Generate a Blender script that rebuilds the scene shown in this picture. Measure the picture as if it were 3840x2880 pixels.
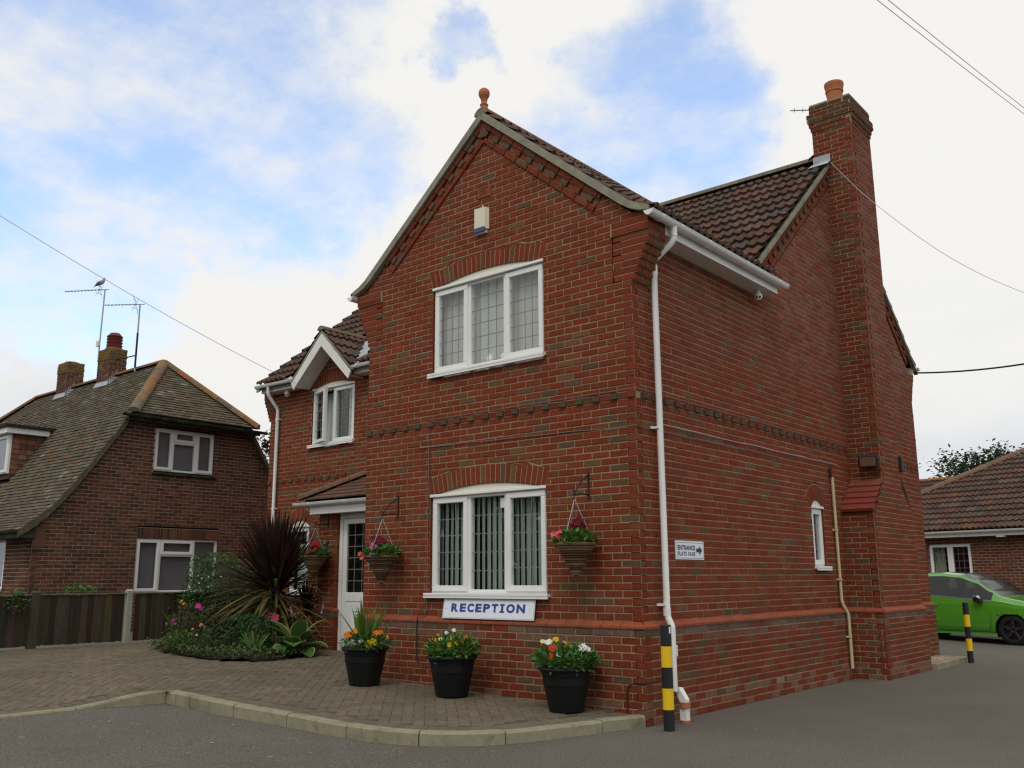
import bpy, math, random
from mathutils import Vector, Matrix
R = random.Random(7)
sc = bpy.context.scene
for o in list(bpy.data.objects): bpy.data.objects.remove(o)
COL = sc.collection

# ------------------------------------------------------------------ camera
CAM = Vector((5.07729, -8.06422, 1.39362))
C_R = Vector((0.76676955, 0.64189767, -0.00564274))
C_U = Vector((0.13578982, -0.15360177, 0.9787582))
C_F = Vector((-0.62739588, 0.75124821, 0.20494033))
cd = bpy.data.cameras.new('camera'); cam = bpy.data.objects.new('camera', cd); COL.objects.link(cam)
cam.matrix_world = Matrix(((C_R.x, C_U.x, -C_F.x, CAM.x), (C_R.y, C_U.y, -C_F.y, CAM.y),
                           (C_R.z, C_U.z, -C_F.z, CAM.z), (0, 0, 0, 1)))
cd.sensor_fit = 'HORIZONTAL'; cd.sensor_width = 36.0
cd.lens = 36.0 * 3490.83 / 3840.0
cd.clip_start = 0.1; cd.clip_end = 3000
sc.camera = cam

# ------------------------------------------------------------------ sun
SUN_EL, SUN_AZ = math.radians(52), math.radians(158)      # azimuth clockwise from +Y
S = Vector((math.sin(SUN_AZ)*math.cos(SUN_EL), math.cos(SUN_AZ)*math.cos(SUN_EL), math.sin(SUN_EL)))
sd = bpy.data.lights.new('sun', 'SUN'); sun = bpy.data.objects.new('sun', sd); COL.objects.link(sun)
sd.energy = 0.5; sd.angle = math.radians(22); sd.color = (1.0, 0.94, 0.85)
sun.rotation_mode = 'QUATERNION'; sun.rotation_quaternion = S.to_track_quat('Z', 'Y'); sun.location = (0, -20, 30)

# ------------------------------------------------------------------ sky with broken cloud
W = bpy.data.worlds.new('World'); sc.world = W; W.use_nodes = True
nt = W.node_tree; nt.nodes.clear()
def N(t, **k):
    n = nt.nodes.new(t)
    for a, b in k.items(): setattr(n, a, b)
    return n
def L(a, b): nt.links.new(a, b)
def M(op, a, b=None, c=None):
    n = N('ShaderNodeMath', operation=op)
    for i, v in enumerate((a, b, c)):
        if v is None: continue
        if isinstance(v, (int, float)): n.inputs[i].default_value = v
        else: L(v, n.inputs[i])
    return n.outputs[0]
def MR(v, a, b, c, d, smooth=True):
    n = N('ShaderNodeMapRange'); n.interpolation_type = 'SMOOTHSTEP' if smooth else 'LINEAR'
    L(v, n.inputs['Value'])
    for k, x in zip(('From Min', 'From Max', 'To Min', 'To Max'), (a, b, c, d)): n.inputs[k].default_value = x
    return n.outputs['Result']
tc = N('ShaderNodeTexCoord')
sky = N('ShaderNodeTexSky', sky_type='NISHITA'); sky.sun_disc = False
sky.sun_elevation = SUN_EL; sky.sun_rotation = SUN_AZ; sky.air_density = 1.0; sky.dust_density = 0.3; sky.ozone_density = 2.5
def noise(vec, scale, detail=6, rough=.55):
    n = N('ShaderNodeTexNoise'); n.inputs['Scale'].default_value = scale; n.inputs['Detail'].default_value = detail
    n.inputs['Roughness'].default_value = rough; L(vec, n.inputs['Vector']); return n
# cloud-plane coordinates
sx = N('ShaderNodeSeparateXYZ'); L(tc.outputs['Generated'], sx.inputs[0])
den = M('ADD', M('MAXIMUM', sx.outputs['Z'], 0.0), 0.22)
cp = N('ShaderNodeCombineXYZ'); L(M('DIVIDE', sx.outputs['X'], den), cp.inputs[0]); L(M('DIVIDE', sx.outputs['Y'], den), cp.inputs[1])
wn = noise(tc.outputs['Generated'], 4.2, 8, .62)
wv = N('ShaderNodeVectorMath', operation='SUBTRACT'); L(wn.outputs['Color'], wv.inputs[0]); wv.inputs[1].default_value = (.5, .5, .5)
wsc = N('ShaderNodeVectorMath', operation='SCALE'); L(wv.outputs[0], wsc.inputs[0]); wsc.inputs['Scale'].default_value = 0.34
wa = N('ShaderNodeVectorMath', operation='ADD'); L(tc.outputs['Generated'], wa.inputs[0]); L(wsc.outputs[0], wa.inputs[1])
wnm = N('ShaderNodeVectorMath', operation='NORMALIZE'); L(wa.outputs[0], wnm.inputs[0])
# gaps in the cloud where blue shows: direction, radius in degrees
GAPS = [((-.7872, .3915, .4764), 8), ((-.7416, .4732, .4755), 8), ((-.8045, .3186, .5013), 6), ((-.7187, .5361, .4427), 5.5),
        ((-.8833, .3226, .3402), 7), ((-.8789, .3814, .2864), 5), ((-.4508, .7508, .4829), 5.5), ((-.5024, .7335, .4577), 4.5),
        ((-.5703, .6166, .5427), 2.2), ((-.6946, .5769, .4298), 4), ((-.4468, .7854, .4284), 4), ((-.8884, .3356, .3133), 5),
        ((-.93, -.1, .35), 9), ((.75, .3, .6), 12), ((.2, -.75, .62), 11), ((-.4, -.7, .55), 9), ((.9, -.3, .3), 9), ((-.1, .3, .95), 10)]
acc = None
for d, r in GAPS:
    dp = N('ShaderNodeVectorMath', operation='DOT_PRODUCT'); L(wnm.outputs[0], dp.inputs[0])
    dp.inputs[1].default_value = Vector(d).normalized()
    m = MR(dp.outputs['Value'], math.cos(math.radians(r*1.7)), math.cos(math.radians(r*.1)), 0, 1)
    acc = m if acc is None else M('MAXIMUM', acc, m)
fine = noise(cp.outputs[0], 3.2, 9, .62)
blue = MR(M('ADD', M('MULTIPLY', acc, .75), M('MULTIPLY', M('SUBTRACT', fine.outputs['Fac'], .5), 1.9)), .27, 1.02, 0, .85)
big = noise(cp.outputs[0], 1.1, 7, .55)
lum = MR(big.outputs['Fac'], .30, .60, .89, 1.0)
low = MR(sx.outputs['Z'], .02, .30, .78, 1.0)
cl = M('MULTIPLY', lum, low)
cc = N('ShaderNodeMix', data_type='RGBA'); L(MR(cl, .65, .95, 0, 1), cc.inputs['Factor'])
cc.inputs['A'].default_value = (.62, .68, .76, 1); cc.inputs['B'].default_value = (.91, .90, .875, 1)
b1 = N('ShaderNodeBackground'); L(cc.outputs['Result'], b1.inputs['Color']); b1.inputs['Strength'].default_value = 0.5
b2 = N('ShaderNodeBackground'); L(sky.outputs[0], b2.inputs['Color']); b2.inputs['Strength'].default_value = 0.15
ms = N('ShaderNodeMixShader'); L(blue, ms.inputs[0]); L(b1.outputs[0], ms.inputs[1]); L(b2.outputs[0], ms.inputs[2])
wo = N('ShaderNodeOutputWorld'); L(ms.outputs[0], wo.inputs['Surface'])
sc.view_settings.view_transform = 'Standard'; sc.view_settings.look = 'None'
sc.view_settings.exposure = 1.0; sc.view_settings.gamma = 1.0; sc.view_settings.use_curve_mapping = False
sc.render.engine = 'CYCLES'
sc.cycles.use_denoising = True; sc.cycles.denoiser = 'OPENIMAGEDENOISE'; sc.cycles.denoising_prefilter = 'ACCURATE'
sc.cycles.max_bounces = 6; sc.cycles.transparent_max_bounces = 12
sc.cycles.filter_width = 1.3

# ------------------------------------------------------------------ materials
def mat(name, col=(.5, .5, .5), rough=.7, spec=.4, src=None, nz=None, nz2=None, bump=None, metal=0.0, stain=None, trans=0.0, streak=None, coat=0.0):
    """src: None = plain colour, 'face' = face attribute tint, 'obj' = object colour. nz=(scale,amount) value noise; stain=(scale,lo,hi,colour,amount)"""
    m = bpy.data.materials.new(name); m.use_nodes = True
    t = m.node_tree; t.nodes.clear()
    def n(ty, **k):
        x = t.nodes.new(ty)
        for a, b in k.items(): setattr(x, a, b)
        return x
    l = t.links.new
    out = n('ShaderNodeOutputMaterial'); b = n('ShaderNodeBsdfPrincipled')
    b.inputs['Roughness'].default_value = rough; b.inputs['Metallic'].default_value = metal
    b.inputs['Specular IOR Level'].default_value = spec; b.inputs['Coat Weight'].default_value = coat
    geo = n('ShaderNodeNewGeometry')
    if src == 'face':
        a = n('ShaderNodeAttribute', attribute_name='tint'); c = a.outputs['Color']
    elif src == 'obj':
        a = n('ShaderNodeObjectInfo'); c = a.outputs['Color']
    else:
        a = n('ShaderNodeRGB'); a.outputs[0].default_value = (*col, 1); c = a.outputs[0]
    def nois(scale, det=5, rg=.6, stretch=None):
        x = n('ShaderNodeTexNoise'); x.inputs['Scale'].default_value = scale; x.inputs['Detail'].default_value = det; x.inputs['Roughness'].default_value = rg
        if stretch:
            mp = n('ShaderNodeMapping'); mp.inputs['Scale'].default_value = stretch; l(geo.outputs['Position'], mp.inputs[0]); l(mp.outputs[0], x.inputs['Vector'])
        else: l(geo.outputs['Position'], x.inputs['Vector'])
        return x
    for z in (nz, nz2):
        if not z: continue
        x = nois(z[0], 6, .65, z[2] if len(z) > 2 else None); r = n('ShaderNodeMapRange'); l(x.outputs['Fac'], r.inputs[0])
        r.inputs[1].default_value = .25; r.inputs[2].default_value = .75; r.inputs[3].default_value = 1 - z[1]; r.inputs[4].default_value = 1 + z[1]
        mx = n('ShaderNodeVectorMath', operation='SCALE'); l(c, mx.inputs[0]); l(r.outputs[0], mx.inputs['Scale']); c = mx.outputs[0]
    for st in (stain if isinstance(stain, list) else [stain] if stain else []):
        x = nois(st[0], 7, .65, st[5] if len(st) > 5 else None); r = n('ShaderNodeMapRange'); r.interpolation_type = 'SMOOTHSTEP'; l(x.outputs['Fac'], r.inputs[0])
        r.inputs[1].default_value = st[1]; r.inputs[2].default_value = st[2]; r.inputs[3].default_value = 0; r.inputs[4].default_value = st[4]
        mx = n('ShaderNodeMix', data_type='RGBA'); l(r.outputs[0], mx.inputs['Factor']); l(c, mx.inputs['A']); mx.inputs['B'].default_value = (*st[3], 1); c = mx.outputs['Result']
    l(c, b.inputs['Base Color'])
    if bump:
        x = nois(bump[0], 6, .7); bp = n('ShaderNodeBump'); bp.inputs['Strength'].default_value = bump[1]; bp.inputs['Distance'].default_value = bump[2] if len(bump) > 2 else .01
        l(x.outputs['Fac'], bp.inputs['Height']); l(bp.outputs[0], b.inputs['Normal'])
    if trans:
        tr = n('ShaderNodeBsdfTranslucent'); l(c, tr.inputs['Color']); mx = n('ShaderNodeMixShader'); mx.inputs[0].default_value = trans
        l(b.outputs[0], mx.inputs[1]); l(tr.outputs[0], mx.inputs[2]); l(mx.outputs[0], out.inputs[0])
    else: l(b.outputs[0], out.inputs[0])
    return m
def glass(name, tint=(.94, .96, .95), f0=.045, rough=.01):
    m = bpy.data.materials.new(name); m.use_nodes = True; t = m.node_tree; t.nodes.clear()
    o = t.nodes.new('ShaderNodeOutputMaterial'); tr = t.nodes.new('ShaderNodeBsdfTransparent'); tr.inputs[0].default_value = (*tint, 1)
    g = t.nodes.new('ShaderNodeBsdfGlossy'); g.inputs['Roughness'].default_value = rough; g.inputs['Color'].default_value = (1, 1, 1, 1)
    ge = t.nodes.new('ShaderNodeNewGeometry'); dp = t.nodes.new('ShaderNodeVectorMath'); dp.operation = 'DOT_PRODUCT'
    t.links.new(ge.outputs['Normal'], dp.inputs[0]); t.links.new(ge.outputs['Incoming'], dp.inputs[1])
    prev = dp.outputs['Value']
    for op, a, b in (('ABSOLUTE', None, None), ('SUBTRACT', 1.0, 'p'), ('POWER', 'p', 5.0), ('MULTIPLY_ADD', 'p', 1-f0)):
        q = t.nodes.new('ShaderNodeMath'); q.operation = op
        if op == 'SUBTRACT': q.inputs[0].default_value = a; t.links.new(prev, q.inputs[1])
        else:
            t.links.new(prev, q.inputs[0])
            if b is not None: q.inputs[1].default_value = b
            if op == 'MULTIPLY_ADD': q.inputs[2].default_value = f0
        prev = q.outputs[0]
    mx = t.nodes.new('ShaderNodeMixShader'); t.links.new(prev, mx.inputs[0]); t.links.new(tr.outputs[0], mx.inputs[1]); t.links.new(g.outputs[0], mx.inputs[2])
    t.links.new(mx.outputs[0], o.inputs[0]); return m
BST = [(.9, .54, .75, (.08, .042, .022), .35), (28, .62, .72, (.06, .024, .012), .5), (2.3, .60, .78, (.27, .15, .11), .3), (1.6, .52, .74, (.105, .055, .028), .4, (2.6, 2.6, .35))]
m_brick = mat('brick', src='face', rough=.9, spec=.15, nz=(34, .35), nz2=(160, .18), stain=BST, bump=(90, .7, .006))
m_brick_o = mat('brick_single', src='obj', rough=.9, spec=.15, nz=(34, .35), nz2=(160, .18), stain=BST, bump=(90, .7, .006))
m_mortar = mat('mortar', (.30, .235, .13), .95, .1, nz=(20, .25), nz2=(220, .2), stain=(1.1, .5, .72, (.17, .13, .08), .5), bump=(150, .5, .004))
m_mortar2 = mat('mortar_neighbour', (.34, .27, .20), .95, .1, nz=(20, .2), bump=(150, .4, .004))
TST = [(6, .58, .68, (.24, .16, .03), .55), (15, .62, .70, (.20, .19, .14), .5), (2.0, .5, .7, (.035, .03, .02), .5)]
m_tile = mat('roof_tile', src='face', rough=.9, spec=.15, nz=(18, .3), nz2=(120, .2), stain=TST, bump=(120, .4, .004))
m_tile_o = mat('roof_tile_single', src='obj', rough=.9, spec=.15, nz=(18, .3), nz2=(120, .2), stain=TST, bump=(120, .4, .004))
PST = [(3, .5, .70, (.045, .040, .026), .55), (22, .60, .68, (.20, .20, .14), .6)]
m_plain = mat('plain_tile', src='face', rough=.92, spec=.12, nz=(14, .35), stain=PST, bump=(100, .4, .004))
m_plain_o = mat('plain_tile_single', src='obj', rough=.92, spec=.12, nz=(14, .35), stain=PST, bump=(100, .4, .004))
m_ridge = mat('ridge_tile', src='face', rough=.9, spec=.15, nz=(9, .3), stain=[(5, .5, .68, (.20, .10, .02), .6), (11, .55, .7, (.09, .08, .05), .6)], bump=(60, .4, .005))
m_cement = mat('cement_verge', (.26, .25, .19), .92, .15, nz=(9, .25), stain=(3, .5, .7, (.12, .115, .07), .6), bump=(80, .5, .004))
m_conc = mat('kerb_concrete', (.27, .245, .165), .92, .15, nz=(12, .2), nz2=(150, .15), stain=[(2.2, .48, .68, (.10, .085, .045), .6), (9, .58, .7, (.07, .06, .035), .5)], bump=(90, .5, .004))
m_upvc = mat('white_plastic', (.78, .78, .75), .35, .5, nz=(2, .04), stain=[(2.5, .58, .8, (.5, .48, .40), .3), (7, .58, .76, (.46, .44, .36), .3, (1, 1, .3))])
m_upvc2 = mat('cream_plastic', (.72, .70, .58), .5, .4, nz=(3, .05), stain=(4, .55, .8, (.5, .46, .33), .4))
m_wpaint = mat('flaking_white_paint', (.74, .73, .69), .6, .3, nz=(3, .06), stain=(14, .62, .68, (.20, .17, .12), .7))
m_soffit = mat('soffit_board', (.70, .67, .60), .6, .3, nz=(4, .1))
m_glass = glass('window_glass')
m_carglass = glass('car_glass', (.22, .25, .24), .05, .16)
m_lead = mat('lead_strip', (.20, .205, .225), .6, .4)
m_flash = mat('lead_flashing', (.33, .36, .39), .55, .4, nz=(8, .2), stain=(4, .5, .7, (.55, .57, .58), .6))
m_net = mat('net_curtain', (.78, .77, .72), .9, .1, nz=(4, .05, (9, 9, .3)), trans=.25)
m_blind = mat('blind_slat', (.50, .56, .51), .8, .2, trans=.2)
m_drape = mat('drape', (.55, .58, .57), .9, .1, nz=(3, .2, (8, 8, .3)))
m_mesh = mat('grey_blind', (.20, .20, .225), .9, .2)
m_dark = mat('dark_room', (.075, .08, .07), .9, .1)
m_room = mat('room_wall', (.30, .30, .26), .9, .1)
m_tar = mat('tarmac', (.118, .106, .088), .92, .2, nz=(.55, .16), nz2=(70, .95), stain=[(.8, .5, .75, (.13, .122, .105), .45), (55, .57, .66, (.25, .235, .20), .6), (4, .60, .72, (.07, .063, .053), .4), (13, .665, .69, (.45, .43, .38), .8)], bump=(260, .6, .006))
PVS = [(.9, .46, .68, (.078, .068, .043), .5), (6, .52, .72, (.07, .06, .04), .4), (28, .68, .74, (.30, .28, .24), .45), (14, .55, .75, (.12, .105, .075), .6)]
m_paver = mat('block_paver', src='face', rough=.93, spec=.15, nz=(16, .25), nz2=(180, .25), stain=PVS, bump=(140, .5, .005))
m_paver_o = mat('block_paver_single', src='obj', rough=.93, spec=.15, nz=(16, .25), nz2=(180, .25), stain=PVS, bump=(140, .5, .005))
m_sand = mat('joint_sand', (.085, .075, .054), .95, .1, nz=(30, .3), stain=(4, .6, .72, (.04, .06, .015), .5))
m_soil = mat('soil', (.035, .025, .017), .95, .1, nz=(30, .4), bump=(60, 1, .02))
m_leaf = mat('leaf', src='face', rough=.55, spec=.35, trans=.28)
m_leaf_o = mat('leaf_single', src='obj', rough=.5, spec=.4, trans=.2)
m_petal = mat('petal', src='face', rough=.6, spec=.2, trans=.25)
m_bark = mat('bark', (.075, .055, .04), .95, .1, nz=(25, .35), bump=(40, .8, .01))
m_terra = mat('terracotta', (.40, .145, .07), .85, .2, nz=(14, .15), stain=(6, .55, .72, (.20, .10, .05), .5))
m_pot = mat('black_plastic', (.007, .007, .008), .5, .25, nz=(20, .15))
m_wick = mat('wicker', src='face', rough=.85, spec=.2, nz=(60, .3), bump=(90, .6, .004))
m_iron = mat('black_iron', (.012, .010, .010), .55, .4)
m_alu = mat('aluminium', (.45, .46, .50), .4, .5, metal=.7)
m_galv = mat('galvanised', (.40, .42, .45), .5, .5, metal=.5)
m_sign = mat('sign_white', (.76, .78, .82), .4, .5)
m_ink = mat('sign_blue', (.020, .058, .27), .5, .4)
m_ink2 = mat('sign_navy', (.022, .026, .11), .5, .4)
m_yel = mat('yellow_band', (.78, .50, .008), .5, .4, nz=(8, .06), stain=(9, .62, .7, (.30, .18, .02), .4))
m_blk = mat('black_band', (.012, .013, .016), .5, .4, stain=(12, .64, .68, (.25, .25, .25), .5))
m_beige = mat('alarm_beige', (.70, .66, .50), .5, .4, nz=(5, .06))
m_blue = mat('alarm_blue', (.025, .05, .17), .35, .5)
m_cream = mat('cream_pipe', (.52, .42, .23), .55, .35, nz=(6, .12))
m_cab = mat('grey_cable', (.16, .15, .155), .6, .3)
m_cabb = mat('black_cable', (.02, .02, .022), .6, .3)
m_wire = mat('overhead_wire', (.42, .40, .46), .6, .3)
m_wood = mat('fence_wood', src='face', rough=.92, spec=.12, nz=(3, .35, (14, 14, .7)), nz2=(30, .25, (6, 6, .5)), stain=(2, .55, .72, (.035, .04, .02), .5), bump=(30, .5, .006))
m_cpost = mat('concrete_post', (.34, .33, .27), .92, .15, nz=(20, .18), stain=(5, .5, .7, (.16, .16, .10), .5))
m_gut = mat('mossy_gutter', (.025, .027, .016), .7, .3, stain=(4, .45, .62, (.055, .085, .015), .8))
m_black = mat('roof_felt', (.02, .02, .021), .8, .2)
m_green = mat('car_paint', (.075, .30, .02), .22, .6, coat=.8)
m_roofblk = mat('car_black', (.012, .012, .014), .2, .6, coat=.5)
m_tyre = mat('tyre', (.012, .012, .012), .8, .3)
m_rim = mat('wheel_rim', (.02, .02, .022), .35, .5)
m_chrome = mat('chrome', (.6, .6, .62), .2, .6, metal=.9)
m_bird = mat('bird_feather', (.42, .38, .36), .8, .2)
m_birdw = mat('bird_wing', (.20, .18, .18), .8, .2)
m_grav = mat('gravel', src='face', rough=.9, spec=.2)
m_flat = mat('render_dark', (.05, .03, .022), .95, .1)

# ------------------------------------------------------------------ building kit
WL = {}                                             # world location of each thing
def wloc(o): return WL.get(o.name, Vector((0, 0, 0)))
def thing(name, loc, label, cat, group=None, kind=None):
    o = bpy.data.objects.new(name, None); COL.objects.link(o); o.location = loc; o.empty_display_size = .1
    if kind: o['kind'] = kind
    else: o['label'] = label; o['category'] = cat
    if kind and label: o['label'] = label
    if group: o['group'] = group
    WL[o.name] = Vector(loc); return o
def tag(o, label, cat, group=None):
    o['label'] = label; o['category'] = cat
    if group: o['group'] = group
    return o
class MB:
    def __init__(s): s.v = []; s.f = []; s.m = []; s.c = []; s.s = []
    def add(s, vs, fs, col=(1, 1, 1), m=0, smooth=False):
        b = len(s.v); s.v.extend(tuple(x) for x in vs)
        for f in fs: s.f.append([b+i for i in f]); s.m.append(m); s.c.append(col); s.s.append(smooth)
    def box(s, a, b, **k):
        (x0, y0, z0), (x1, y1, z1) = a, b
        s.add([(x0, y0, z0), (x1, y0, z0), (x1, y1, z0), (x0, y1, z0), (x0, y0, z1), (x1, y0, z1), (x1, y1, z1), (x0, y1, z1)],
              [(0, 3, 2, 1), (4, 5, 6, 7), (0, 1, 5, 4), (1, 2, 6, 5), (2, 3, 7, 6), (3, 0, 4, 7)], **k)
    def fbox(s, F, u0, u1, v0, v1, n0, n1, **k):          # box in a frame F=(O,U,V,N)
        O, U, V, Nn = F
        P = [O+U*u+V*v+Nn*w for w in (n0, n1) for v in (v0, v1) for u in (u0, u1)]
        s.add(P, [(0, 2, 3, 1), (4, 5, 7, 6), (0, 1, 5, 4), (1, 3, 7, 5), (3, 2, 6, 7), (2, 0, 4, 6)], **k)
    def bbox(s, F, u0, u1, v0, v1, n0, n1, bev=.006, **k):   # box with bevelled front edges
        s.slab(F, [(u0, v0), (u1, v0), (u1, v1), (u0, v1)], n1-n0, n1, bev, **k)
    def slab(s, F, poly, depth, proud=0.0, bev=.004, jit=0.0, **k):
        O, U, V, Nn = F; n = len(poly); cx = sum(p[0] for p in poly)/n; cy = sum(p[1] for p in poly)/n
        q = [(p[0]+R.uniform(-jit, jit), p[1]+R.uniform(-jit, jit)) for p in poly] if jit else poly
        def ins(p):
            dx, dy = cx-p[0], cy-p[1]
            return (p[0]+math.copysign(min(bev, abs(dx)*.5), dx), p[1]+math.copysign(min(bev, abs(dy)*.5), dy))
        P = [O+U*a+V*b+Nn*(proud+(R.uniform(-jit, jit) if jit else 0)) for a, b in map(ins, q)] + [O+U*a+V*b+Nn*(proud-bev) for a, b in q] + [O+U*a+V*b+Nn*(proud-depth) for a, b in q]
        fs = [tuple(range(n))]
        for i in range(n):
            j = (i+1) % n; fs.append((n+i, n+j, j, i)); fs.append((2*n+i, 2*n+j, n+j, n+i))
        s.add(P, fs, **k)
    def tube(s, pts, r, n=8, cap=True, smooth=True, **k):
        pts = [Vector(p) for p in pts]; rs = r if isinstance(r, (list, tuple)) else [r]*len(pts)
        T = [(pts[min(i+1, len(pts)-1)]-pts[max(i-1, 0)]).normalized() for i in range(len(pts))]
        a = Vector((0, 0, 1)) if abs(T[0].z) < .9 else Vector((1, 0, 0))
        U = T[0].cross(a).normalized(); P = []
        for i, p in enumerate(pts):
            U = (U - T[i]*U.dot(T[i])).normalized(); Vv = T[i].cross(U)
            for j in range(n):
                an = 2*math.pi*j/n; P.append(p+(U*math.cos(an)+Vv*math.sin(an))*rs[i])
        fs = [(i*n+j, i*n+(j+1) % n, (i+1)*n+(j+1) % n, (i+1)*n+j) for i in range(len(pts)-1) for j in range(n)]
        s.add(P, fs, smooth=smooth, **k)
        if cap: s.add(P[:n], [tuple(range(n-1, -1, -1))], **k); s.add(P[-n:], [tuple(range(n))], **k)
    def lathe(s, c, prof, n=24, smooth=True, cols=None, **k):
        c = Vector(c); P = [c+Vector((r*math.cos(2*math.pi*j/n), r*math.sin(2*math.pi*j/n), z)) for r, z in prof for j in range(n)]
        for i in range(len(prof)-1):
            kk = dict(k)
            if cols: kk['col'] = cols[i % len(cols)]
            b = P[i*n:(i+2)*n]
            s.add(b, [(j, (j+1) % n, n+(j+1) % n, n+j) for j in range(n)], smooth=smooth, **kk)
    def prism(s, pts, vec, **k):
        vec = Vector(vec); pts = [Vector(p) for p in pts]; n = len(pts)
        s.add(pts+[p+vec for p in pts], [tuple(range(n-1, -1, -1)), tuple(range(n, 2*n))]+[(i, (i+1) % n, n+(i+1) % n, n+i) for i in range(n)], **k)
    def leaf(s, p, d, up, ln, w, col, bend=0.0, seg=1, fold=0.0):
        """a leaf blade: starts at p, along d, width axis from d x up"""
        p = Vector(p); d = Vector(d).normalized(); sd_ = d.cross(Vector(up))
        if sd_.length < 1e-4: sd_ = d.cross(Vector((1, 0, .1)))
        sd_.normalize()
        if seg == 1:
            up2 = sd_.cross(d); m = p+d*ln*.5-up2*(-fold)*w
            s.add([p, m+sd_*w*.5, p+d*ln, m-sd_*w*.5], [(0, 1, 2, 3)], col=col); return
        P = []; q = p.copy(); dd = d.copy()
        for i in range(seg+1):
            t = i/seg; ww = w*.5*(math.sin(math.pi*min(1, .12+.88*t))**.7 if t < 1 else 0.02)
            nn = sd_.cross(dd)
            P += [q-sd_*ww+nn*fold*ww, q, q+sd_*ww+nn*fold*ww]
            q = q+dd*(ln/seg); dd = (dd+Vector((0, 0, -1))*bend/seg).normalized()
        fs = []
        for i in range(seg):
            a = i*3; fs += [(a, a+1, a+4, a+3), (a+1, a+2, a+5, a+4)]
        s.add(P, fs, col=col, smooth=True)
    def build(s, name, mats, parent=None, kind=None, label=None):
        if not isinstance(mats, (list, tuple)): mats = [mats]
        me = bpy.data.meshes.new(name); off = wloc(root(parent)) if parent else Vector((0, 0, 0))
        if off.length: me.from_pydata([(a-off.x, b-off.y, c-off.z) for a, b, c in s.v], [], s.f)
        else: me.from_pydata(s.v, [], s.f)
        for m in mats: me.materials.append(m)
        me.polygons.foreach_set('material_index', s.m); me.polygons.foreach_set('use_smooth', s.s)
        at = me.attributes.new('tint', 'FLOAT_COLOR', 'FACE')
        at.data.foreach_set('color', [x for c in s.c for x in (c[0], c[1], c[2], 1.0)])
        me.update()
        o = bpy.data.objects.new(name, me); COL.objects.link(o)
        if parent: o.parent = parent
        if kind: o['kind'] = kind
        if label: o['label'] = label
        return o
def root(o):
    while o.parent: o = o.parent
    return o
X, Y, Z = Vector((1, 0, 0)), Vector((0, 1, 0)), Vector((0, 0, 1))
def V3(*a): return Vector(a)
def lerp(a, b, t): return a+(b-a)*t
def mixc(a, b, t): return tuple(a[i]+(b[i]-a[i])*t for i in range(3))

# pieces (bricks, tiles, pavers): the 300 that show largest become objects, the rest one mesh
class Pieces:
    def __init__(s, owner, name, rest, m_face, m_obj, limit=300):
        s.owner, s.name, s.rest, s.mf, s.mo, s.limit = owner, name, rest, m_face, m_obj, limit; s.L = []; s.mo_ = {}; s.obj = {}; s.bulk = MB()
    def mortar(s, key):
        if key not in s.mo_: s.mo_[key] = MB()
        return s.mo_[key]
    def build_parts(s, m, names=None):
        for k, b in s.mo_.items(): s.obj[k] = b.build((names or {}).get(k, 'wall'), m, s.owner)
    def put(s, part, F, poly, depth, proud, bev, col, jit=0.0):
        O, U, V, Nn = F
        c = O+U*(sum(p[0] for p in poly)/len(poly))+V*(sum(p[1] for p in poly)/len(poly))+Nn*proud
        d = CAM-c; ds = d.length; A = 0
        n = len(poly)
        for i in range(n): A += poly[i][0]*poly[(i+1) % n][1]-poly[(i+1) % n][0]*poly[i][1]
        fc = Nn.dot(d)/ds; v = -d; zc = v.dot(C_F); inside = zc > 0 and abs(v.dot(C_R)/zc) < .57 and abs(v.dot(C_U)/zc) < .43
        s.L.append((abs(A)*fc/ds**2 if (inside and fc > 0) else 0.0, part, F, poly, depth, proud, bev, col, jit, c))
    def emit(s, hidden=None):
        s.L.sort(key=lambda r: -r[0] if not (hidden and hidden(r[9])) else 0); cache = {}
        off = wloc(root(s.owner))
        for i, r in enumerate(s.L):
            a, part, F, poly, depth, proud, bev, col, jit, c = r
            if i < s.limit and a > 0 and not (hidden and hidden(c)):
                O, U, V, Nn = F; cu = sum(p[0] for p in poly)/len(poly); cv = sum(p[1] for p in poly)/len(poly)
                lp = [(p[0]-cu, p[1]-cv) for p in poly]
                key = (tuple((round(p[0], 3), round(p[1], 3)) for p in lp), round(depth, 3), R.randrange(4) if jit else 0)
                me = cache.get(key)
                if me is None:
                    b = MB(); b.slab((V3(0, 0, 0), X, Y, Z), lp, depth, 0, bev, jit)
                    me = bpy.data.meshes.new(s.name); me.from_pydata(b.v, [], b.f); me.materials.append(s.mo); me.update(); cache[key] = me
                o = bpy.data.objects.new(s.name, me); COL.objects.link(o); o.parent = s.obj.get(part, s.owner); o.color = (*col, 1)
                p = O+U*cu+V*cv+Nn*proud-off
                o.matrix_local = Matrix(((U.x, V.x, Nn.x, p.x), (U.y, V.y, Nn.y, p.y), (U.z, V.z, Nn.z, p.z), (0, 0, 0, 1)))
            else: s.bulk.slab(F, poly, depth, proud, bev, jit, col=col)
        if s.bulk.f: s.bulk.build(s.rest, s.mf, s.owner, kind='stuff')

def brick_col(z=9.0, dark=.065):
    r = R.random()
    if r < dark*.55: c = (.118, .068, .040)
    elif r < dark: c = (.145, .072, .038)
    elif r < .50: c = (.180, .040, .019)
    elif r < .84: c = (.192, .036, .017)
    else: c = (.182, .052, .025)
    k = R.uniform(.86, 1.12); return tuple(x*k for x in c)
def nb_col():
    c = R.choice([(.125, .053, .033), (.135, .054, .032), (.092, .043, .029), (.135, .067, .039), (.11, .056, .036), (.066, .039, .029), (.135, .048, .029)])
    k = R.uniform(.8, 1.15); return tuple(x*k for x in c)

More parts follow.
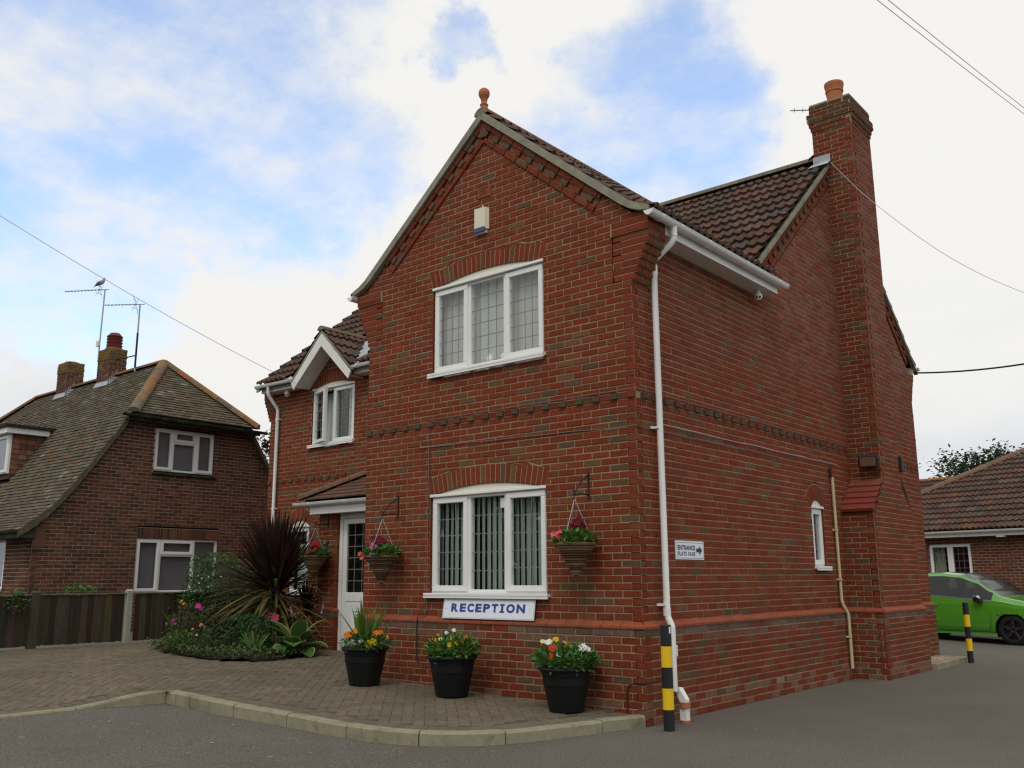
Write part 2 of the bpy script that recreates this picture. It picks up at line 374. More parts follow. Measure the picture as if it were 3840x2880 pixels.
def brickwall(P, part, F, r0, r1, lo, hi, holes=(), ql=0, qr=0, colf=brick_col, skip=(), H=.075, Lb=.225, tilt=0.0, jit=.0012, bev=.004, org=0.0):
    """stretcher bond in frame F (U along, V up); lo/hi give the ends at a height; holes=(z0,z1,flo,fhi); ql/qr quoins: 1 = full on even courses, 2 = on odd, 0 = none"""
    O, U, V, Nn = F; mortar = P.mortar(part)
    for r in range(r0, r1):
        z0 = r*H; zb = z0+.006; zt = z0+H-.006; zm = z0+H/2
        al = (.1125 if ql and (r % 2 == 0) != (ql == 1) else 0.0); ar = (.1125 if qr and (r % 2 == 0) != (qr == 1) else 0.0)
        segs = [(lambda z, a=al: lo(z)+a, lambda z, a=ar: hi(z)-a, 'e', 'e')]
        for h in holes:
            if not (h[0]-1e-6 <= zm <= h[1]+1e-6): continue
            if h[2](zm) >= h[3](zm): continue
            new = []
            for a, b, ka, kb in segs:
                if a(zm) < h[2](zm)-1e-4: new.append((a, (lambda z, f=h[2], g=b: min(f(z), g(z))), ka, 'h'))
                if b(zm) > h[3](zm)+1e-4: new.append(((lambda z, f=h[3], g=a: max(f(z), g(z))), b, 'h', kb))
            segs = new
        for a, b, ka, kb in segs:
            if b(zm)-a(zm) < .012: continue
            e0, e1, t0, t1 = a(z0), b(z0), a(z0+H), b(z0+H)
            if t1 < t0: t0 = t1 = (t0+t1)/2
            if e1 < e0: e0 = e1 = (e0+e1)/2
            mo = mortar
            mo.add([O+U*e0+V*z0-Nn*.0055, O+U*e1+V*z0-Nn*.0055, O+U*t1+V*(z0+H)-Nn*.0055, O+U*t0+V*(z0+H)-Nn*.0055], [(0, 1, 2, 3)])
            if r in skip: continue
            off = org+(Lb/2 if r % 2 else 0.0)
            k0 = math.floor((min(e0, t0)-off)/Lb)-1; k1 = math.ceil((max(e1, t1)-off)/Lb)+1
            for k in range(k0, k1+1):
                u0 = off+k*Lb+.0055; u1 = u0+Lb-.011
                bl, br = max(u0, a(zb)), min(u1, b(zb)); tl, tr = max(u0, a(zt)), min(u1, b(zt))
                if br-bl < .02 and tr-tl < .02: continue
                if br < bl: br = bl = (br+bl)/2
                if tr < tl: tr = tl = (tr+tl)/2
                edge_l = (bl > u0+1e-4 or tl > u0+1e-4) or abs(a(zm)-(u0-.005)) < .012
                edge_r = (br < u1-1e-4 or tr < u1-1e-4) or abs(b(zm)-(u1+.005)) < .012
                dep = .013
                if (edge_l and ka == 'h') or (edge_r and kb == 'h') or (edge_l and ql and al == 0) or (edge_r and qr and ar == 0): dep = .1025
                j = R.uniform(-.002, .003)
                P.put(part, F, [(bl, zb), (br, zb), (tr, zt), (tl, zt)], dep, j, bev, colf(z0), jit)

def arch(P, part, F, u0, u1, zs, rise, hgt=.215, colf=brick_col, depth=.1025, proud=.002):
    """soldier arch; returns the hole for the wall above its springing"""
    mortar = P.mortar(part); w = u1-u0; uc = (u0+u1)/2; r = (w*w/4+rise*rise)/(2*rise); zc = zs+rise-r; a = math.asin(min(1, w/2/r)); ro = r+hgt
    n = max(3, round(2*a*(r+hgt*.6)/.076)); O, U, V, Nn = F
    pt = lambda an, rr: (uc+math.sin(an)*rr, zc+math.cos(an)*rr)
    for i in range(n):
        x0 = -a+2*a*i/n; x1 = -a+2*a*(i+1)/n; g = .0062/r
        P.put(part, F, [pt(x0+g, r+.002), pt(x1-g, r+.002), pt(x1-g*r/ro, ro), pt(x0+g*r/ro, ro)], depth, proud, .004, colf(zs), .0012)
    m = 14
    for i in range(m):
        x0 = -a+2*a*i/m; x1 = -a+2*a*(i+1)/m; q = [pt(x0, r), pt(x1, r), pt(x1, ro+.012), pt(x0, ro+.012)]
        mortar.add([O+U*p+V*s_-Nn*.004 for p, s_ in q], [(0, 1, 2, 3)])
        mortar.add([O+U*p+V*s_-Nn*d for d in (.008, .10) for p, s_ in (q[0], q[1])], [(0, 2, 3, 1)])
    R2 = ro+.012
    def hw(z):
        d = z-zc
        if d <= 0 or d >= R2: return 0.0
        return min(math.sqrt(max(0, R2*R2-d*d)), max(w/2 if z <= zs+.001 else d*math.tan(a), w/2 if z <= zs+.001 else 0))
    return (zs, zc+R2, lambda z: uc-hw(z), lambda z: uc+hw(z))
# tiles with a rolled profile
def tile_mesh(b, F, w, col, ph=0.0, ln=.385, per=.15, amp=.034):
    O, U, V, Nn = F; m = max(3, round(w/.025)); P = []
    for i in range(m+1):
        u = w*i/m; q = ((u+ph)/per) % 1.0
        h = amp*(math.sin(math.pi*min(1, q/.62))**1.2 if q < .62 else 0.0)
        P += [O+U*u+Nn*(h+.010), O+U*u+Nn*(h+.056), O+U*u+V*ln+Nn*(h+.002)]
    fs = []
    for i in range(m):
        a = i*3; fs += [(a, a+3, a+4, a+1), (a+1, a+4, a+5, a+2)]
    b.add(P, fs, col=col, smooth=False)
def tile_col():
    c = R.choice([(.092, .058, .045), (.105, .067, .051), (.083, .055, .045), (.10, .056, .041), (.082, .062, .05), (.118, .056, .040)])
    k = R.uniform(.8, 1.18); return tuple(x*k for x in c)
class Tiles:
    def __init__(s, owner, part, name='roof_tile', rest='roof_tiling', mf=None, mo=None, limit=300):
        s.owner, s.part, s.name, s.rest, s.limit = owner, part, name, rest, limit; s.mf = mf or m_tile; s.mo = mo or m_tile_o; s.L = []
    def put(s, F, w, gauge, col, shape):
        O, U, V, Nn = F; c = O+U*w/2+V*gauge/2; d = CAM-c; ds = d.length; fc = Nn.dot(d)/ds; v = -d; zc = v.dot(C_F)
        ins = zc > 0 and abs(v.dot(C_R)/zc) < .57 and abs(v.dot(C_U)/zc) < .43
        s.L.append((w*gauge*fc/ds**2 if ins and fc > 0.02 else 0.0, F, w, col, shape))
    def emit(s, hidden=None):
        bulk = MB(); off = wloc(root(s.owner)); cache = {}
        s.L.sort(key=lambda r: -(r[0] if not (hidden and hidden(r[1][0])) else 0))
        for i, (a, F, w, col, shape) in enumerate(s.L):
            if i < s.limit and a > 0:
                key = (round(w, 3), shape[0], R.randrange(3))
                if key not in cache:
                    b = MB(); shape[1](b, (V3(0, 0, 0), X, Y, Z), w, col)
                    me = bpy.data.meshes.new(s.name); me.from_pydata(b.v, [], b.f); me.materials.append(s.mo); me.update(); cache[key] = me
                o = bpy.data.objects.new(s.name, cache[key]); COL.objects.link(o); o.parent = s.part; o.color = (*col, 1)
                O, U, V, Nn = F; p = O-off
                o.matrix_local = Matrix(((U.x, V.x, Nn.x, p.x), (U.y, V.y, Nn.y, p.y), (U.z, V.z, Nn.z, p.z), (0, 0, 0, 1)))
            else: shape[1](bulk, F, w, col)
        bulk.build(s.rest, s.mf, s.owner, kind='stuff')
def tile_slope(T, prof, Hd, base, U, u0, u1, inside, gauge=.345, cover=.30, colf=tile_col, shape=('rolled', tile_mesh), stag=0.0, jit=.004):
    """prof = [(h,z)] from eave to ridge, point = base + Hd*h + Z*z + U*u"""
    seg = [0.0]
    for a, b in zip(prof, prof[1:]): seg.append(seg[-1]+math.dist(a, b))
    def at(s_):
        s_ = min(max(s_, 0), seg[-1]+.5)
        for i in range(len(prof)-1):
            if s_ <= seg[i+1] or i == len(prof)-2:
                t = (s_-seg[i])/(seg[i+1]-seg[i]); return (lerp(prof[i][0], prof[i+1][0], t), lerp(prof[i][1], prof[i+1][1], t))
    k = 0
    while k*gauge < seg[-1]-.06:
        rem = seg[-1]-k*gauge+.02; nat = {'rolled': .385, 'flat': .17, 'plain': .135}[shape[0]]
        shp = shape if rem >= nat else (shape[0]+'_top', lambda b_, F_, w_, c_, r_=rem, f_=shape[1]: f_(b_, F_, w_, c_, ln=r_))
        a, b = at(k*gauge), at(k*gauge+gauge*1.05); V = (Hd*(b[0]-a[0])+Z*(b[1]-a[1])).normalized(); Nn = U.cross(V)
        u = u0-(cover*stag if k % 2 else 0)
        while u < u1-.01:
            w = min(cover, u1-u); uu = u
            if uu < u0: w -= u0-uu; uu = u0
            O = base+Hd*a[0]+Z*a[1]+U*uu
            if w > .03 and inside(O+U*w/2+V*gauge*.5):
                Uj = U; Oj = O+Nn*R.uniform(0, jit)
                T.put((Oj, Uj, V, Nn), w, gauge, colf(), shp)
            u += cover
        k += 1

def ridge_run(part, p0, p1, r=.115, ln=.45, name='ridge_tile', cols=((.17, .10, .06), (.14, .10, .07), (.19, .105, .055)), flat=.8, m=None, end=True):
    p0, p1 = Vector(p0), Vector(p1); T = (p1-p0).normalized(); n = max(1, round((p1-p0).length/ln)); L_ = (p1-p0).length/n
    U = T.cross(Z).normalized(); Vv = U.cross(T)
    for i in range(n):
        b = MB(); a0 = p0+T*(i*L_+.004); a1 = p0+T*((i+1)*L_-.004); col = tuple(x*R.uniform(.85, 1.12) for x in R.choice(cols)); P = []
        for q in (a0, a1):
            for j in range(9):
                an = math.pi*j/8; P.append(q+U*math.cos(an)*r+Vv*math.sin(an)*r*flat)
        fs = [(j, j+1, 10+j, 9+j) for j in range(8)]
        b.add(P, fs, col=col, smooth=True); b.add(P[:9], [tuple(range(8, -1, -1))], col=(.2, .19, .15)); b.add(P[9:], [tuple(range(9))], col=col)
        b.build(name, m or m_ridge, part)

def window(house, F, u0, u1, z0, z1, lights, rise=0.0, sill=True, name='window', leads=None, jamb=.045, setb=.035, fill=None, mats=None, sill_over=.035, label=None, room=True, roomd=1.6):
    """lights: (ua, ub, za, zb, kind) kind 'fixed'/'casement'/'open'"""
    O, U, V, Nn = F; wm = m_upvc
    b = MB(); n0, n1 = -setb-.07, -setb
    b.bbox(F, u0, u1, z1-jamb, z1, n0, n1); b.bbox(F, u0, u1, z0, z0+jamb, n0, n1)
    b.bbox(F, u0, u0+jamb, z0+jamb, z1-jamb, n0, n1); b.bbox(F, u1-jamb, u1, z0+jamb, z1-jamb, n0, n1)
    ed = sorted(set(round(l[0], 4) for l in lights)|set(round(l[1], 4) for l in lights))
    for e in ed[1:-1]: b.bbox(F, e-.03, e+.03, z0+jamb, z1-jamb, n0, n1-.001)
    ez = sorted(set((round(l[3], 4), l[0], l[1]) for l in lights if l[3] < z1-.06))
    for zz, a, c in ez: b.bbox(F, a, c, zz-.03, zz+.03, n0, n1-.002)
    w = b.build(name, wm, house, label=label)
    for i, (a, c, za, zb, kind) in enumerate(lights):
        aa = a+(jamb if abs(a-u0) < .01 else .03); cc_ = c-(jamb if abs(c-u1) < .01 else .03)
        ya = za+(jamb if abs(za-z0) < .01 else .03); yb = zb-(jamb if abs(zb-z1) < .01 else .03)
        FF_ = F; g0 = 0.0
        if kind == 'open':
            an = math.radians(17); FF_ = (O+U*aa+Nn*(-setb+.02), (U*math.cos(an)+Nn*math.sin(an)), V, (Nn*math.cos(an)-U*math.sin(an)))
            aa2, cc2 = 0.0, cc_-aa
        else: aa2, cc2 = aa, cc_
        nn0 = 0.0 if kind != 'open' else setb
        if kind != 'fixed':
            k = MB(); ov = .02; s_ = .065; q0, q1 = -setb-.045+nn0, -setb+.018+nn0
            A, B, C, D = aa2-ov*(kind != 'open'), cc2+ov*(kind != 'open'), ya-ov, yb+ov
            k.bbox(FF_, A, B, D-s_, D, q0, q1); k.bbox(FF_, A, B, C, C+s_, q0, q1); k.bbox(FF_, A, A+s_, C+s_, D-s_, q0, q1); k.bbox(FF_, B-s_, B, C+s_, D-s_, q0, q1)
            k.build('casement', wm, w); ga, gb, gc, gd = A+s_, B-s_, C+s_, D-s_; gn = -setb-.012+nn0
        else: ga, gb, gc, gd, gn = aa2, cc2, ya, yb, -setb-.03
        g = MB(); g.fbox(FF_, ga-.004, gb+.004, gc-.004, gd+.004, gn-.006, gn); g.build('pane', m_glass, w)
        if leads:
            nx, ny = leads[i] if isinstance(leads, list) else leads
            k = MB()
            for j in range(1, nx): x = lerp(ga, gb, j/nx); k.fbox(FF_, x-.004, x+.004, gc, gd, gn+.0005, gn+.0035)
            for j in range(1, ny): y = lerp(gc, gd, j/ny); k.fbox(FF_, ga, gb, y-.004, y+.004, gn+.0007, gn+.0037)
            k.build('lead_strip', m_lead, w)
    if rise:
        wd = u1-u0; r = (wd*wd/4+rise*rise)/(2*rise); zc = z1+rise-r; uc = (u0+u1)/2; m = 16; b = MB(); pts = []
        for i in range(m+1):
            x = lerp(u0+.004, u1-.004, i/m); pts.append(O+U*x+V*(zc+math.sqrt(max(0, r*r-(x-uc)**2))-.004)+Nn*(-.02))
        b.add([O+U*(u0+.004)+V*z1+Nn*(-.02)]+pts+[O+U*(u1-.004)+V*z1+Nn*(-.02)], [tuple(range(len(pts)+1, -1, -1))])
        b.build('head_panel', m_upvc2, w)
        b = MB(); b.bbox(F, u0-.004, u1+.004, z1-.012, z1+.022, -.03, .012, .004); b.build('drip_trim', m_upvc, w)
    if sill:
        b = MB(); b.bbox(F, u0-sill_over, u1+sill_over, z0-.028, z0+.004, -.03, .065, .005); b.fbox(F, u0-sill_over, u1+sill_over, z0-.052, z0-.028, .035, .062)
        b.build('sill', m_upvc, w)
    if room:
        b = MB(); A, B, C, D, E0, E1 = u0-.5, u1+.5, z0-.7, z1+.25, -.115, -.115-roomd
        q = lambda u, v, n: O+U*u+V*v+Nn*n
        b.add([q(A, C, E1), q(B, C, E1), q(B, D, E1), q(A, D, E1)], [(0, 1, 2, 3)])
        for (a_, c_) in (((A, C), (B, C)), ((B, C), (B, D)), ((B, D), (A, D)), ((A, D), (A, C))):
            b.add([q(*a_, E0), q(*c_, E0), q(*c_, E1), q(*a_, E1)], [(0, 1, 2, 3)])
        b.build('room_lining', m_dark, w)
    return w
def curtain(w, F, u0, u1, z0, z1, n, m, name='curtain', waves=14, amp=.02):
    O, U, V, Nn = F; b = MB(); k = waves*6; P = []
    for i in range(k+1):
        u = lerp(u0, u1, i/k); d = n+amp*math.sin(2*math.pi*waves*i/k)+amp*.4*math.sin(5.1*i)
        P += [O+U*u+V*z0+Nn*d, O+U*u+V*z1+Nn*d]
    b.add(P, [(2*i, 2*i+2, 2*i+3, 2*i+1) for i in range(k)], smooth=True); b.build(name, m, w)
def gutter(house, p0, p1, r=.056, n=10, m=None, name='gutter', rings=()):
    p0, p1 = Vector(p0), Vector(p1); T = (p1-p0).normalized(); U = T.cross(Z).normalized(); b = MB()
    for rr, flip in ((r, 0), (r-.006, 1)):
        P = []
        for q in (p0, p1):
            for j in range(n+1):
                an = math.pi+math.pi*j/n; P.append(q+U*math.cos(an)*rr+Z*math.sin(an)*rr)
        b.add(P, [(j, j+1, n+2+j, n+1+j) for j in range(n)], smooth=True)
    for q in (p0, p1):
        P = [q+U*math.cos(math.pi+math.pi*j/n)*r+Z*math.sin(math.pi+math.pi*j/n)*r for j in range(n+1)]; b.add(P, [tuple(range(n+1))])
    for e in (-1, 1): b.tube([p0+U*e*r, p1+U*e*r], .005, 6)
    g = b.build(name, m or m_upvc, house)
    for t in rings:
        q = p0+T*t; b = MB(); P = []
        for e in (-.03, .03):
            for rr in (r+.004, r+.009):
                for j in range(n+1):
                    an = math.pi+math.pi*j/n; P.append(q+T*e+U*math.cos(an)*rr+Z*math.sin(an)*rr)
        k = n+1; fs = []
        for j in range(n): fs += [(j, j+1, 2*k+j+1, 2*k+j), (k+j, k+j+1, 3*k+j+1, 3*k+j), (j, j+1, k+j+1, k+j), (2*k+j, 2*k+j+1, 3*k+j+1, 3*k+j)]
        b.add(P, fs); b.build('gutter_bracket', m or m_upvc, g)
    return g
def pipe_clip(pp, F, u, z, r, m=None):
    b = MB(); b.fbox(F, u-r-.04, u+r+.012, z-.012, z+.012, .002, .014); b.fbox(F, u-r-.012, u+r+.012, z-.012, z+.012, .014, 2*r+.016); b.build('pipe_clip', m or m_upvc, pp)
def FF(y): return (V3(0, y, 0), X, Z, -Y)
def FS(x): return (V3(x, 0, 0), Y, Z, X)
def FL(x): return (V3(x, 0, 0), -Y, Z, -X)

# ================================================================== the reception house
WX, YM, DD, XL = -4.14, 2.94, 9.34, -10.40
HS = .84
def zmain(y): return 5.45+HS*(min(y, 12.28-y)-3.0)
def zwing(x): return 7.115-.836*abs(x+2.085)
house = thing('brick_house', (-3, 3, 0), 'red brick two storey house with chimney, white windows and reception sign', 'house')
BP = Pieces(house, 'brick', 'brickwork', m_brick, m_brick_o, 300)
PLZ = 12
# front wall of the projecting wing
f0 = FF(0.0)
hU = arch(BP, 'front', f0, -2.955, -1.185, 4.985, .105)
hL = arch(BP, 'front', f0, -2.955, -1.185, 2.375, .105)
ufix = lambda a: (lambda z: a)
rect = lambda a, b, c, d: (c, d, ufix(a), ufix(b))
holes_f = [rect(-2.955, -1.185, 3.855, 4.985), hU, rect(-2.955, -1.185, 1.20, 2.375), hL, rect(-2.195, -1.975, 6.0, 6.15)]
def hi_f(z):
    if z > 5.0251: return min(-.20, -2.1+(6.73-z)/.838)
    return 0.0
def lo_f(z):
    if z > 5.0251: return max(WX+.20, -2.1-(6.73-z)/.838)
    return WX
brickwall(BP, 'front', f0, 13, 59, lo_f, hi_f, holes_f, ql=0, qr=1, skip=(43,))
# courses that corbel out: the end stretchers are laid below
CB = {60: .045, 61: .079, 62: .111, 63: .143, 64: .185, 65: .224, 66: .242, 67: .246, 68: .246}
brickwall(BP, 'front', f0, 59, 60, lo_f, hi_f, holes_f, ql=0, qr=1)
brickwall(BP, 'front', f0, 60, 69, lambda z: max(lo_f(z), WX+.115*(1+int(z/.075) % 2)), lambda z: min(hi_f(z), -.115*(1+int(z/.075) % 2)), holes_f)
brickwall(BP, 'front', f0, 69, 90, lo_f, hi_f, holes_f)
vund = lambda z: .246 if z < 5.25 else min(.246, (7.02-z)/.836-2.085)
brickwall(BP, 'front', f0, 69, 74, lambda z: min(-.21, -2.1+(6.73-z)/.838), lambda z: vund(z)-.01)
brickwall(BP, 'front', f0, 69, 74, lambda z: -4.17-vund(z)+.01, lambda z: max(-3.96, -2.1-(6.73-z)/.838))
mo = BP.mortar('front')
for r, e in CB.items():
    zb, zt = r*.075+.005, r*.075+.07; a = .115*(1+r % 2); pr = .022 if r >= 67 else 0.0
    for sgn, cx in ((1, 0.0), (-1, WX)):
        u0, u1 = (cx-a+.005, cx+e) if sgn > 0 else (cx-e, cx+a-.005)
        if r >= 67: u0, u1 = (cx-.22, cx+e) if sgn > 0 else (cx-e, cx+.22)
        BP.put('front', f0, [(u0, zb), (u1, zb), (u1, zt), (u0, zt)], .1025+pr, pr, .004, brick_col(), .0012)
        if sgn > 0:
            BP.put('side', FS(e), [(.113, zb), (.216, zb), (.216, zt), (.113, zt)], .14+e, 0, .004, brick_col(dark=.6), .0012)
            BP.put('side', FS(e), [(.226, zb), (.33, zb), (.33, zt), (.226, zt)], .14+e, 0, .004, brick_col(dark=.6), .0012)
            mo.box((cx-.24, .0055-pr, zb-.006), (e-.010, .322, zt+.004))
        else:
            BP.put('front', FL(WX-e), [(-.33, zb), (-.113, zb), (-.113, zt), (-.33, zt)], .14+e, 0, .004, brick_col(), .0012)
            mo.box((WX-e+.010, .0055-pr, zb-.006), (WX+.24, .3245, zt+.006))
# dentil courses: alternate headers stand proud
def dentils(part, F, u0, u1, z, ph=0, col_d=True):
    O, U, V, Nn = F; m_ = BP.mortar(part); m_.add([O+U*u+V*v-Nn*.008 for u, v in ((u0, z), (u1, z), (u1, z+.075), (u0, z+.075))], [(0, 1, 2, 3)])
    k = 0; u = u0
    while u < u1-.02:
        w = min(.1025, u1-u); od = (k+ph) % 2 == 0
        c = (.115*R.uniform(.7, 1.1), .066*R.uniform(.8, 1.1), .04) if (od and R.random() < .85) else brick_col(dark=.3)
        BP.put(part, F, [(u, z+.005), (u+w, z+.005), (u+w, z+.07), (u, z+.07)], .04, .026 if od else .004, .004, c, .001); u += .1125; k += 1
dentils('front', f0, WX+.005, 0.0, 3.225)
# plinths and their sloped coping bricks
PJ = .05
def coping(F, u0, u1, miter0=0, miter1=0, z=.9):
    O, U, V, Nn = F; n = max(1, round((u1-u0)/.225)); L_ = (u1-u0)/n
    for i in range(n):
        a = u0+i*L_+(.003 if i else 0); b_ = u0+(i+1)*L_-(.003 if i < n-1 else 0); a2 = a-(miter0*PJ if i == 0 else 0); b2 = b_+(miter1*PJ if i == n-1 else 0)
        pr = [(PJ+.012, z+.004), (PJ+.012, z+.026), (.0, z+.072), (-.02, z+.072), (-.02, z+.004)]
        P = []
        for s_ in (0, 1):
            for (n_, v) in pr:
                uu = (a if s_ == 0 else b_)
                if s_ == 0 and i == 0: uu = a-miter0*max(0, n_)
                if s_ == 1 and i == n-1: uu = b_+miter1*max(0, n_)
                P.append(O+U*uu+V*v+Nn*n_)
        m = MB(); k = 5; c = tuple(x*R.uniform(.9, 1.1) for x in (.275, .075, .038))
        m.add(P, [tuple(range(k-1, -1, -1)), tuple(range(k, 2*k))]+[(j, (j+1) % k, k+(j+1) % k, k+j) for j in range(k)], col=c)
        m.build('coping_brick', m_brick, house)
def pl_col(z):
    r = R.random(); c = brick_col(dark=.14); c = tuple(x*.92 for x in c)
    if z > .80 and r < .8: c = mixc((.10, .062, .042), (.17, .105, .08), R.random())
    elif z > .70 and r < .5: c = mixc(c, (.19, .11, .085), .55)
    elif z < .2 and r < .45: c = mixc(c, (.22, .14, .10), .45)
    return c
brickwall(BP, 'front', FF(-PJ), -1, PLZ, lambda z: WX-PJ, lambda z: PJ, (), qr=1, colf=pl_col)
coping(f0, WX, 0.0, 1, 1)
# right-hand side wall with the main gable
s0 = FS(0.0)
hS = arch(BP, 'side', s0, 4.39, 4.79, 2.335, .105)
def cham(z): return 5.507 if z < 2.34 else min(5.98, 5.507+(z-2.34)/.95)
def chbm(z): return 7.30 if z < 2.36 else max(6.845, 7.30-(z-2.36)/.82)
chim = (0, 9.2, lambda z: cham(z)+.03, lambda z: chbm(z)-.03)
holes_s = [rect(4.39, 4.79, 1.50, 2.335), hS, chim]
def lo_s(z): return 0.0 if z < 5.0251 else 3.0+(z-5.04)/HS+.02
def hi_s(z): return 12.28-lo_s(z) if z >= 5.0251 else DD+max(0, min(.245, (z-4.5)*.45))
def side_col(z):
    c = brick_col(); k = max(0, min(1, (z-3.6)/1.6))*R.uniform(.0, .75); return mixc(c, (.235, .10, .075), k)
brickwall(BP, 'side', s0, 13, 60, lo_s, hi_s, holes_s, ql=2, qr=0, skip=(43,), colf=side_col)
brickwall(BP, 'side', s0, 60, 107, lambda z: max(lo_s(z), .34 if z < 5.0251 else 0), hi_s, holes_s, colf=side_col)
dentils('side', s0, .113, 5.96, 3.225); dentils('side', s0, 6.86, DD, 3.225)
brickwall(BP, 'side', FS(PJ), -3, PLZ, lambda z: -PJ, lambda z: DD+PJ, [(-1, 2, ufix(5.50), ufix(7.30)), rect(2.85, 3.07, .15, .225)], ql=2, colf=pl_col)
m = MB(); m.fbox(FS(PJ), 2.855, 3.065, .155, .22, -.03, .002)
ab = m.build('air_brick', mat('air_brick', (.34, .20, .15), .9, .1, nz=(20, .1)), house); m = MB()
for i in range(9):
    for j in range(3): m.fbox(FS(PJ), 2.868+i*.021, 2.878+i*.021, .165+j*.018, .175+j*.018, 0, .0025)
m.build('vent_slot', m_dark, ab)
coping(s0, 0.0, 5.507, 1, -1); coping(s0, 7.30, DD, -1, 1)
# raking bands under the verges
def rake(part, O, U, V, Nn, ln, cut, m2=None):
    """three rows of bricks hung under the verge; O = apex point under the verge, U points down slope (u>0 down) or up (u<0)"""
    F = (O, U, V, Nn); sg = 1 if cut > 0 else -1; mo = BP.mortar(part)
    mo.add([O+U*u+V*v-Nn*.004 for u, v in ((0, -.235), (sg*ln, -.235), (sg*ln, 0), (0, 0))], [(0, 1, 2, 3)])
    for row, (v0, w, pr) in enumerate(((-.073, .215, .034), (-.150, .1025, .03), (-.228, .215, .022))):
        u = .0 if row == 0 else .09 if row == 1 else .175; k = 0
        while u < ln:
            w_ = min(w, ln-u)
            if w_ < .03: break
            p_ = pr; c = brick_col(dark=.12)
            if row == 0: c = tuple(x*.8 for x in c)
            if row == 1:
                p_ = pr if k % 2 == 0 else .006
                if k % 2 == 0 and R.random() < .8: c = (.12*R.uniform(.8, 1.1), .07, .042)
                elif R.random() < .3: c = (.16, .08, .042)
            a, b_ = (u, u+w_) if sg > 0 else (-u-w_, -u)
            BP.put(part, F, [(a, v0), (b_, v0), (b_, v0+.066), (a, v0+.066)], p_+.014, p_, .004, c, .0012); u += w+.010; k += 1
BP.put('front', f0, [(-2.135, 6.80), (-2.035, 6.80), (-2.035, 6.91), (-2.085, 6.95), (-2.135, 6.91)], .045, .032, .004, (.12, .07, .042), .001)
cS, sN = 1/math.hypot(1, .836), .836/math.hypot(1, .836)
ap = V3(-2.085, 0, 7.03)
rake('front', ap, V3(cS, 0, -sN), V3(sN, 0, cS), -Y, 2.30, 1)
rake('front', ap, V3(cS, 0, sN), V3(-sN, 0, cS), -Y, 2.30, -1)
c2, s2 = 1/math.hypot(1, HS), HS/math.hypot(1, HS)
aps = V3(0, 6.14, zmain(6.14)-.09)
rake('side', aps, V3(0, c2, s2), V3(0, -s2, c2), X, 4.15, -1)
rake('side', aps, V3(0, c2, -s2), V3(0, s2, c2), X, 4.15, 1)
# set-back wall on the left with the porch
f1 = FF(YM)
hG = arch(BP, 'setback', f1, -9.10, -7.875, 4.955, .10)
hW = arch(BP, 'setback', f1, -9.625, -9.05, 2.375, .125)
def lo_m(z): return XL if z < 5.0251 else -8.45-(5.80-z)
def hi_m(z): return WX if z < 5.0251 else -8.45+(5.80-z)
holes_m = [rect(-9.10, -7.875, 3.855, 4.955), hG, rect(-9.625, -9.05, 1.155, 2.375), hW, (0, 2.62, ufix(-7.2), ufix(-4.1))]
brickwall(BP, 'setback', f1, 13, 78, lo_m, hi_m, holes_m, skip=(43,))
brickwall(BP, 'setback', FF(YM-PJ), 1, PLZ, lambda z: XL-PJ, lambda z: -7.25, ())
coping(f1, XL, -7.26, 1, 0); dentils('setback', f1, XL+.005, -4.2, 3.225)
mo = BP.mortar('setback')
for r, e in CB.items():
    zb, zt = r*.075+.005, r*.075+.07
    BP.put('setback', f1, [(XL-e, zb), (XL+.1, zb), (XL+.1, zt), (XL-e, zt)], .33, .012, .004, brick_col(dark=.35), .0012)
    mo.box((XL-e+.006, YM-.006, zb-.012), (XL+.09, YM+.32, zt+.006))
# porch pier
PY, PX0, PX1 = 1.75, -7.26, -6.80
fp = FF(PY)
brickwall(BP, 'porch', fp, 13, 34, lambda z: PX0, lambda z: PX1, (), qr=1, colf=lambda z: brick_col(dark=.3))
brickwall(BP, 'porch', FS(PX1), 13, 34, lambda z: PY, lambda z: PY+.24, (), ql=2)
brickwall(BP, 'porch', FF(PY-PJ), 1, PLZ, lambda z: PX0-PJ, lambda z: PX1+PJ-.02, (), qr=1, colf=pl_col)
brickwall(BP, 'porch', FS(PX1+PJ-.02), 1, PLZ, lambda z: PY-PJ, lambda z: PY+.10, (), ql=2, colf=pl_col)
coping(fp, PX0, PX1-.02, 1, 1); coping(FS(PX1-.02), PY, PY+.10, 1, 0)
brickwall(BP, 'porch', FL(PX0), 2, 34, lambda z: -YM, lambda z: -PY, ())
# chimney breast and stack
fc1, fc2 = FF(5.507), FF(5.98); CX = .4524
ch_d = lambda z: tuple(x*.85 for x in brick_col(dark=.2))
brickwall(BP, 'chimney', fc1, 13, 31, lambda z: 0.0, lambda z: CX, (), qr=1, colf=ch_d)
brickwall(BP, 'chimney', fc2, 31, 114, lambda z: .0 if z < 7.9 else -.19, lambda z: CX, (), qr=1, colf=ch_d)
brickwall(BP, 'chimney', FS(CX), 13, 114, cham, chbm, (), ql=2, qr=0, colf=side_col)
brickwall(BP, 'chimney', FF(5.457), -1, PLZ, lambda z: PJ, lambda z: CX+PJ, (), qr=1, colf=pl_col)
brickwall(BP, 'chimney', FS(CX+PJ), -2, PLZ, lambda z: 5.457, lambda z: 7.35, (), ql=2, qr=0, colf=pl_col)
coping(fc1, 0.0, CX, -1, 1); coping(FS(CX), 5.507, 7.30, 1, 1)
mo = BP.mortar('chimney'); mo.box((-.182, 5.99, 5.5), (-.178, 6.84, 8.56))
mo.add([V3(0, 7.30, 0), V3(CX, 7.30, 0), V3(CX, 7.30, 2.36), V3(0, 7.30, 2.36)], [(0, 1, 2, 3)])
